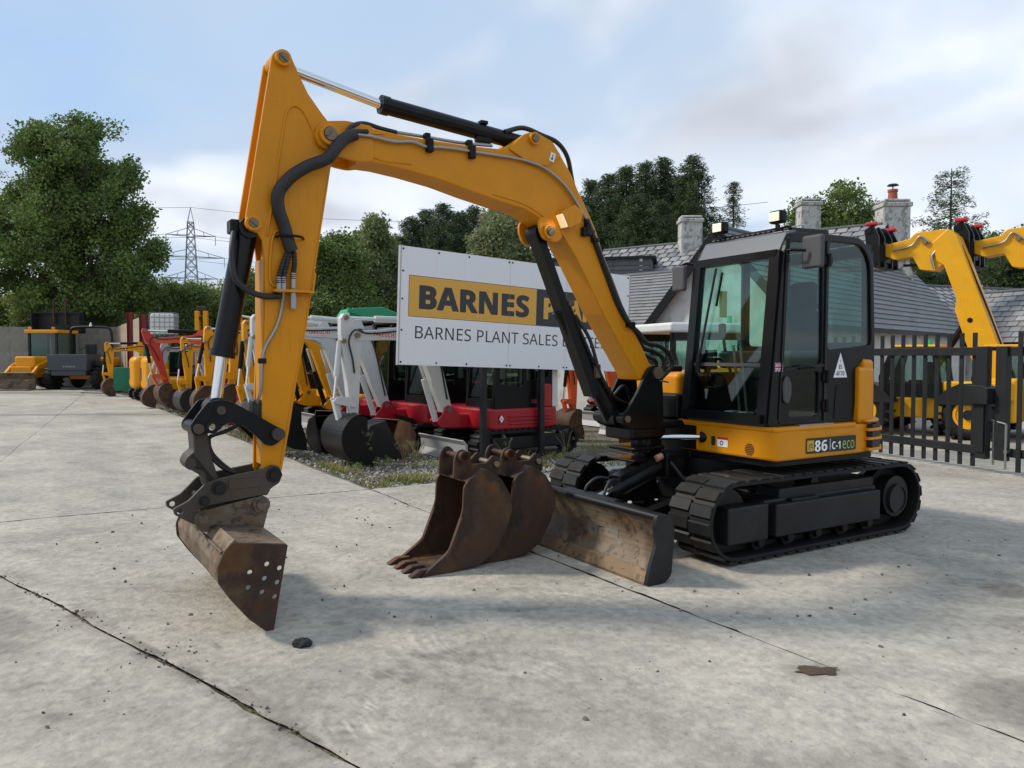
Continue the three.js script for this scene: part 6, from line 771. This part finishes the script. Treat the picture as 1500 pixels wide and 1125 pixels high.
// ---------- pylon and wires ----------
{
  const o = thing('pylon', 'tall grey lattice electricity pylon rising behind the bushes', 'pylon', [-98, 0, -235], 0.35), hw = (y) => (y < 26 ? mix(4.2, 1.7, y / 26) : mix(1.7, 0.9, (y - 26) / 16)), lv = [0, 7, 13, 18, 22, 26, 29, 32, 35, 38, 41, 42.5], b = 0.16;
  const cor = (y) => [[-1, -1], [1, -1], [1, 1], [-1, 1]].map(([s, t]) => [s * hw(y), y, t * hw(y)]);
  for (let c = 0; c < 4; c++) mesh(o, 'leg', lv.slice(0, -1).map((y, i) => bar(cor(y)[c], cor(lv[i + 1])[c], 0.26)), M.pylon);
  for (let i = 0; i < lv.length - 1; i++) { const A = cor(lv[i]), B = cor(lv[i + 1]), g = []; for (let c = 0; c < 4; c++) { const d = (c + 1) % 4; g.push(bar(A[c], B[d], b), bar(A[d], B[c], b), bar(B[c], B[d], b)); } mesh(o, 'bracing', g, M.pylon); }
  mesh(o, 'peak', cor(42.5).map((p) => bar(p, [0, 47, 0], b)), M.pylon);
  const ends = [];
  for (const [y, w] of [[38.5, 7], [32, 9.5], [25.5, 7.5]]) for (const s of [-1, 1]) { const t = [s * w, y, 0]; mesh(o, 'crossarm', [bar([s * hw(y), y, -hw(y)], t, b), bar([s * hw(y), y, hw(y)], t, b), bar([s * hw(y + 2.2), y + 2.2, 0], t, b), bar([s * w * 0.55, y, -hw(y) * 0.45], [s * w * 0.55, y, hw(y) * 0.45], b), bar([s * w * 0.55, y, 0], [s * w * 0.5, y + 1.2, 0], b)], M.pylon); ends.push(t); mesh(o, 'jumper_loop', tube([[s * w, y, -2], [s * w, y - 2.4, -1], [s * w, y - 2.8, 0], [s * w, y - 2.4, 1], [s * w, y, 2]], 0.07, 20, 5), M.pylon); }
  ends.push([0, 47, 0]); const c = Math.cos(0.35), s = Math.sin(0.35), world = ([x, y, z]) => [-98 + x * c + z * s, y, -235 - x * s + z * c];
  for (const e of ends) { const p = world(e); for (const [dx, dz, dy] of [[-150, 46, 6], [160, 48, -8]]) { const pts = []; for (let k = 0; k <= 10; k++) { const t = k / 10; pts.push([p[0] + dx * t, p[1] + dy * t - 9 * 4 * t * (1 - t) * 0.5, p[2] + dz * t]); } mesh(scene, 'power_line', tube(pts, 0.06, 30, 5), M.pylon, { label: 'thin power line strung from the distant pylon', category: 'power line', group: 'power lines at the pylon' }); } }
  mesh(scene, 'telephone_line', tube([[20, 5.9, -24], [30, 5.75, -25.5], [45, 6.2, -27]], 0.012, 20, 5), M.hose, { label: 'thin black overhead cable crossing the sky at the right-hand house', category: 'cable' });
}

// ---------- trees and shrubs ----------
function leafClump(n, leaf, seed, needle) { // a handful of small leaf blades spread through a ball
  reseed(seed); const p = [];
  for (let i = 0; i < n; i++) {
    const d = V(rr(-1, 1), rr(-1, 1), rr(-1, 1)).normalize().multiplyScalar(Math.cbrt(rnd())), f = V(rr(-1, 1), rr(-0.9, 0.5), rr(-1, 1)).normalize(), s = f.clone().cross(V(rr(-1, 1), rr(-1, 1), rr(-1, 1))).normalize(), l = leaf * rr(0.7, 1.3), w = l * (needle ? 0.22 : 0.42), nr = f.clone().cross(s);
    const a = d.clone(), c = d.clone().addScaledVector(f, l), b1 = d.clone().addScaledVector(f, l * 0.5).addScaledVector(s, w).addScaledVector(nr, w * 0.25), b2 = d.clone().addScaledVector(f, l * 0.5).addScaledVector(s, -w).addScaledVector(nr, w * 0.25);
    for (const q of [a, b1, c, a, c, b2]) p.push(q.x, q.y, q.z);
  }
  const g = new THREE.BufferGeometry(); g.setAttribute('position', new THREE.Float32BufferAttribute(p, 3)); g.computeVertexNormals(); return g;
}
const leafMat = (c, t = 0.35) => phys(c, 0.8, 0, { side: THREE.DoubleSide, transmission: t, thickness: 0 });
const LEAF = { oak: leafMat([0.125, 0.2, 0.032]), bush: leafMat([0.25, 0.32, 0.085], 0.45), willow: leafMat([0.22, 0.27, 0.1], 0.45), birch: leafMat([0.16, 0.235, 0.055], 0.4), olive: leafMat([0.25, 0.29, 0.13]), dark: leafMat([0.085, 0.14, 0.035]), fir: leafMat([0.055, 0.1, 0.024], 0.3), cedar: leafMat([0.085, 0.125, 0.05], 0.3), ash: leafMat([0.13, 0.2, 0.035]) };
const CL = { broad: leafClump(52, 0.3, 3), fine: leafClump(60, 0.26, 9), thin: leafClump(70, 0.42, 15, true) };
function crownMesh(parent, pts, geo, m, seed, vary = 0.3) {
  const im = new THREE.InstancedMesh(geo, m, pts.length), q = new THREE.Quaternion(), m4 = new THREE.Matrix4(), c = new THREE.Color(); reseed(seed + 99);
  pts.forEach(([x, y, z, s, sy = 1], i) => { q.setFromEuler(new THREE.Euler(sy === 1 ? rr(0, 6) : rr(-0.2, 0.2), rr(0, 6), sy === 1 ? rr(0, 6) : rr(-0.2, 0.2))); m4.compose(V(x, y, z), q, V(s, s * sy, s)); im.setMatrixAt(i, m4); const t = 1 + vary * (rnd() - 0.5) * 2, w = rr(0.9, 1.12); im.setColorAt(i, c.setRGB(t * w, t, t * rr(0.8, 1.1))); });
  im.name = 'crown'; im.userData.kind = 'stuff'; im.castShadow = im.receiveShadow = true; parent.add(im); return im;
}
function limbs(parent, base, r, tips) { // trunk with limbs that reach into the crown
  const top = tips.reduce((a, t) => (t[1] > a[1] ? t : a), tips[0]); const g = [tube([[0, -0.05, 0], [top[0] * 0.15, top[1] * 0.35, top[2] * 0.15], [top[0] * 0.5, top[1] * 0.7, top[2] * 0.5], top], r * 0.42, 16, 8), rod([0, -0.1, 0], [top[0] * 0.12, top[1] * 0.34, top[2] * 0.12], r, r * 0.55, 12)];
  mesh(parent, 'trunk', g, M.bark); for (const t of tips) if (t !== top) mesh(parent, 'limb', tube([[0, base, 0], [t[0] * 0.35, mix(base, t[1], 0.5), t[2] * 0.35], t], r * 0.22, 10, 6), M.bark);
}
// a leafy tree from lobes [x, y, z, radius]; clumps gather towards the outside of each lobe, leaving gaps
function leafTree(name, label, category, [x, z], lobes, o) {
  const t = thing(name, label, category, [x, 0, z], 0, o.group); reseed(o.seed); const pts = [];
  limbs(t, o.base ?? 1.5, o.trunk ?? 0.25, lobes.filter((_, i) => i % 2 === 0).map(([a, b, c, r]) => [a * 0.85, b, c * 0.85]));
  for (const [lx, ly, lz, r] of lobes) { const n = Math.round((o.dens ?? 26) * r * r / (o.size * o.size)); for (let i = 0; i < n; i++) { const d = V(rr(-1, 1), rr(-0.85, 1), rr(-1, 1)).normalize(), k = Math.pow(rnd(), 0.38) * r * (0.86 + 0.32 * vnoise(d.x * 3 + lx + 20, d.y * 3 + d.z * 2 + ly + 20)); if (vnoise((lx + d.x * k) * 0.9 + 50, (ly + d.y * k) * 0.9 + (lz + d.z * k) * 0.7 + 50) < (o.gap ?? 0.28)) continue; pts.push([lx + d.x * k, Math.max(0.2, ly + d.y * k * (o.flat ?? 0.9)), lz + d.z * k, o.size * rr(0.45, 1.45)]); } }
  crownMesh(t, pts, o.geo ?? CL.broad, o.mat, o.seed, o.vary); return t;
}
function conifer(label, [x, z], H, R, o) {
  const t = thing('conifer', label, 'tree', [x, 0, z], 0, o.group ?? 'dark conifers behind the yard'); reseed(o.seed); const pts = [];
  mesh(t, 'trunk', [rod([0, -0.1, 0], [0, H * 0.98, 0], 0.03 * H * 0.55, 0.02, 8)], M.bark);
  const rows = Math.round(H * (o.rows ?? 3.0));
  for (let k = 0; k < rows; k++) { const f = k / rows, y = mix(o.low ?? 1.2, H, Math.pow(f, 0.92)), L = R * Math.pow(1 - f, o.pow ?? 0.8) * rr(0.72, 1.18) + 0.12, nb = Math.max(4, Math.round((o.nb ?? 10) * (0.5 + 0.5 * (1 - f)))), a0 = rr(0, 6); for (let b = 0; b < nb; b++) { const a = a0 + b / nb * 6.283 + rr(-0.3, 0.3), l = L * rr(0.65, 1.15), m = Math.max(2, Math.round(l / 0.42)); for (let i = 1; i <= m; i++) { const d = l * i / m, dr = (o.droop ?? 0.28) * d - (o.lift ?? 0.09) * d * d / Math.max(l, 0.5); pts.push([Math.cos(a) * d + rr(-0.12, 0.12), Math.max(0.2, y - dr + rr(-0.14, 0.14)), Math.sin(a) * d + rr(-0.12, 0.12), (o.size ?? 0.42) * rr(0.7, 1.25), 0.62]); } } }
  if (o.bare) for (let k = 0; k < 26; k++) { const f = k / 26, y = mix(1.5, H * 0.96, f), a = rr(0, 6.28), l = R * Math.pow(1 - f, 0.8); mesh(t, 'branch', rod([0, y, 0], [Math.cos(a) * l, y - (o.droop ?? 0.3) * l * 0.6, Math.sin(a) * l], 0.05, 0.015, 5), M.bark); }
  crownMesh(t, pts, o.geo ?? CL.thin, o.mat ?? LEAF.fir, o.seed, 0.28); return t;
}
{
  const k = 45 / 1121, L = (px, py, r, dz = 0) => [(px - 105) * k, 1.65 + (522 - py) * k, dz, r * k];
  leafTree('oak_tree', 'big spreading green oak tree behind the concrete wall', 'tree', [(105 - 750) * k, -46], [L(85, 232, 58), L(145, 228, 46, 1), L(35, 262, 60, -1), L(105, 300, 78), L(165, 288, 40, 1), L(190, 264, 24), L(60, 350, 75, 1), L(130, 365, 66, -1), L(186, 322, 28), L(212, 372, 20), L(192, 402, 28, 1), L(150, 425, 46), L(88, 425, 60), L(15, 400, 62), L(-45, 320, 85), L(110, 250, 50, -2.5), L(45, 200, 22), L(85, 185, 22), L(118, 184, 18), L(150, 188, 16), L(20, 222, 26), L(178, 240, 14), L(200, 248, 10), L(203, 290, 14), L(224, 360, 12), L(226, 385, 9), L(170, 352, 24), L(205, 430, 16)], { seed: 11, size: 0.46, dens: 15, gap: 0.4, trunk: 0.55, base: 2.2, mat: LEAF.oak, vary: 0.35 });
  const bush = (label, px, py, d, lob, m, seed, o = {}) => { const q = d / 1121; return leafTree('bush', label, 'bush', [(px - 750) * q, -d], lob.map(([a, b, r]) => [(a - px) * q, Math.max(r * q * 0.7, 1.65 + (522 - b) * q), (hash2(a, b) - 0.5) * 2.2, r * q]), { seed, size: 0.5, dens: 26, trunk: 0.12, base: 0.8, mat: m, geo: CL.fine, gap: 0.3, group: 'bushes behind the yard wall', ...o }); };
  bush('pale green bush behind the wheel loader bucket', 60, 470, 50, [[20, 455, 28], [60, 448, 30], [100, 462, 28], [-20, 465, 30], [130, 485, 24], [50, 500, 40]], LEAF.bush, 21);
  bush('grey green bush over the panel wall beside the red post', 165, 470, 49, [[150, 478, 20], [175, 474, 18], [195, 480, 16], [165, 500, 26]], LEAF.willow, 22);
  bush('broad green bush behind the white liquid container', 240, 450, 52, [[205, 448, 30], [235, 438, 34], [270, 442, 30], [215, 480, 40], [260, 480, 42]], LEAF.birch, 23);
  bush('round green bush between the container and the big bucket cylinder', 305, 450, 56, [[295, 445, 30], [325, 452, 30], [310, 480, 40], [345, 440, 26]], LEAF.bush, 24);
  bush('green bush showing between the bucket cylinder and the dipper', 370, 440, 55, [[360, 420, 26], [385, 430, 26], [372, 465, 40], [400, 460, 36], [430, 470, 34]], LEAF.birch, 25);
  const tree = (label, px, d, lob, m, seed, o = {}) => { const q = d / 1121; return leafTree('broadleaf_tree', label, 'tree', [(px - 750) * q, -d], lob.map(([a, b, r]) => [(a - px) * q, 1.65 + (522 - b) * q, (hash2(a, b + 3) - 0.5) * 2.5, r * q]), { seed, size: 0.55, dens: 26, trunk: 0.2, base: 1.5, mat: m, geo: CL.fine, gap: 0.27, group: 'leafy trees behind the yard', ...o }); };
  tree('bright green tree standing just right of the upright dipper', 495, 50, [[495, 356, 18], [472, 372, 18], [490, 390, 30], [515, 385, 22], [475, 420, 30], [505, 430, 42], [480, 465, 40], [530, 460, 34]], LEAF.ash, 31);
  tree('grey green birch behind the left end of the sign', 555, 54, [[556, 338, 14], [552, 362, 24], [566, 390, 30], [545, 410, 34], [575, 430, 30], [550, 455, 40]], LEAF.willow, 32, { geo: CL.thin });
  tree('mid green tree filling the gap between the bright tree and the birch', 530, 58, [[528, 356, 18], [520, 380, 26], [540, 385, 26], [525, 415, 34], [545, 440, 36]], LEAF.birch, 38);
  tree('pale olive green tree rising above the middle of the sign', 738, 42, [[728, 322, 17], [738, 345, 30], [722, 368, 34], [755, 368, 32], [772, 392, 28], [735, 400, 46], [700, 395, 26], [790, 420, 34]], LEAF.olive, 33, { geo: CL.thin, size: 0.45 });
  tree('loose leafy tree behind the house roof above the cab', 1225, 44, [[1175, 312, 22], [1205, 300, 24], [1240, 295, 24], [1268, 290, 20], [1200, 328, 30], [1245, 325, 34], [1280, 312, 20], [1165, 330, 16], [1220, 350, 40]], LEAF.ash, 34, { gap: 0.42, dens: 15 });
  tree('green tree mass below the cedar behind the telehandler boom', 1370, 46, [[1340, 392, 24], [1370, 385, 30], [1400, 392, 28], [1430, 380, 28], [1385, 415, 40], [1340, 420, 34]], LEAF.oak, 35);
  tree('dark green tree at the right behind the second telehandler', 1480, 48, [[1455, 375, 26], [1485, 372, 28], [1515, 378, 30], [1470, 405, 36], [1510, 410, 40]], LEAF.dark, 36);
  tree('low green scrub tree behind the right end of the sign', 850, 62, [[830, 345, 26], [865, 330, 30], [850, 375, 40], [890, 370, 36]], LEAF.dark, 37);
  const con = (label, px, py, d, R, seed, o = {}) => conifer(label, [(px - 750) * d / 1121, -d], 1.65 + (522 - py) * d / 1121, R, { seed, ...o });
  const left = ['dark conifer between the grey green birch and the tallest of the sign clump', 'dark conifer second from the birch in the clump over the sign', 'tallest dark conifer of the clump over the sign', 'dark conifer just past the tallest of the sign clump', 'dark conifer of the sign clump next to the pale olive tree', 'lowest dark conifer, half hidden by the grey green birch'], right = ['dark conifer nearest the knee of the big yellow boom', 'dark conifer beside the one nearest the boom knee', 'dark conifer rising over the slate dormer', 'dark conifer left of the two tallest behind the first chimney', 'slim tall conifer beside the broadest one behind the houses', 'broadest and tallest dark conifer between the two white chimneys', 'lower conifer wedged behind the broadest one', 'short conifer in front of the tall row over the dormer roof', 'small conifer partly behind the yellow boom knee', 'short conifer right behind the first white chimney'];
  for (const [px, py, d, R, s] of [[603, 318, 62, 3.2, 1], [626, 306, 63, 3.4, 2], [650, 300, 60, 3.4, 3], [674, 310, 62, 3.2, 4], [694, 303, 64, 3.0, 5], [586, 345, 60, 2.6, 6]]) con(left[s - 1], px, py, d, R, 40 + s, { pow: 0.6, group: 'dark conifers above the sign' });
  for (const [px, py, d, R, s] of [[866, 264, 60, 3.3, 1], [890, 256, 58, 3.4, 2], [916, 245, 57, 3.6, 3], [944, 238, 56, 3.6, 4], [970, 234, 57, 3.6, 5], [1012, 230, 54, 4.3, 6], [990, 258, 58, 3.4, 7], [930, 285, 53, 3.4, 8], [845, 296, 62, 3.0, 9], [965, 295, 52, 3.4, 10]]) con(right[s - 1], px, py, d, R, 60 + s, { pow: 0.68, group: 'tall conifers behind the houses' });
  con('thin open conifer at the end of the row beside the second chimney', 1072, 264, 56, 2.0, 81, { nb: 6, rows: 1.8, size: 0.36 });
  con('open drooping cedar tree behind the tall red potted chimney', 1388, 243, 42, 3.9, 82, { nb: 6, rows: 1.35, droop: 0.4, lift: 0.22, pow: 0.7, size: 0.36, mat: LEAF.cedar, bare: 1, low: 3, group: 'dark conifers behind the yard' });
  // far wood that closes the view between the trees
  { reseed(90); const pts = []; for (let i = 0; i < 5200; i++) { const a = rr(-1.15, 1.0), d = rr(75, 95), h = (3.5 + 4.5 * fbm(a * 9 + 3, 2, 3)) * (a > -0.45 && a < -0.28 ? 0.55 : 1); pts.push([Math.sin(a) * d, rr(0.2, h), -Math.cos(a) * d, rr(0.9, 1.6)]); } const t = crownMesh(scene, pts, CL.fine, LEAF.birch, 91); t.name = 'far_wood'; t.userData = { kind: 'stuff', label: 'distant line of green woodland behind the bushes', category: 'woodland' }; }
  // weeds on the verge by the buckets
  reseed(120); const stalk = mat([0.2, 0.16, 0.08], 0.9), wl = LEAF.bush, spots = []; for (let i = 0; i < 16; i++) spots.push([rr(-2.6, -0.5), rr(-11.9, -10.6)]); for (let i = 0; i < 14; i++) spots.push([rr(-0.3, 2.6), rr(-12.6, -11.2)]); for (let i = 0; i < 8; i++) spots.push([rr(2.0, 3.8), rr(-13.4, -12.4)]);
  spots.forEach(([x, z], i) => { const tall = rnd() < 0.5, h = tall ? rr(0.3, 0.62) : rr(0.1, 0.2), o = thing('weed', tall ? 'dry thin weed stalk standing in the gravel verge' : 'low green leafy weed in the gravel verge', 'weed', [x, 0, z], rr(0, 6), tall ? 'dry weed stalks on the verge' : 'green weeds on the verge'), g = []; for (let k = 0; k < (tall ? 5 : 4); k++) { const a = rr(0, 6.3), s = rr(0.05, 0.22) * (tall ? 1 : 0.8); g.push(tube([[0, -0.03, 0], [Math.cos(a) * s * 0.4, h * 0.5, Math.sin(a) * s * 0.4], [Math.cos(a) * s, h * rr(0.75, 1), Math.sin(a) * s]], 0.0035, 8, 4)); } mesh(o, 'stems', g, stalk); const lv = []; for (let k = 0; k < (tall ? 7 : 18); k++) { const a = rr(0, 6.3), s = rr(0.02, 0.18), y = rr(0.05, 1) * h; const c = CL.fine; lv.push([Math.cos(a) * s, y, Math.sin(a) * s, rr(0.02, 0.045)]); } const cm = crownMesh(o, lv, CL.fine, tall ? LEAF.willow : wl, 200 + i); cm.name = 'leaves'; });
}
renderer.render(scene, camera);
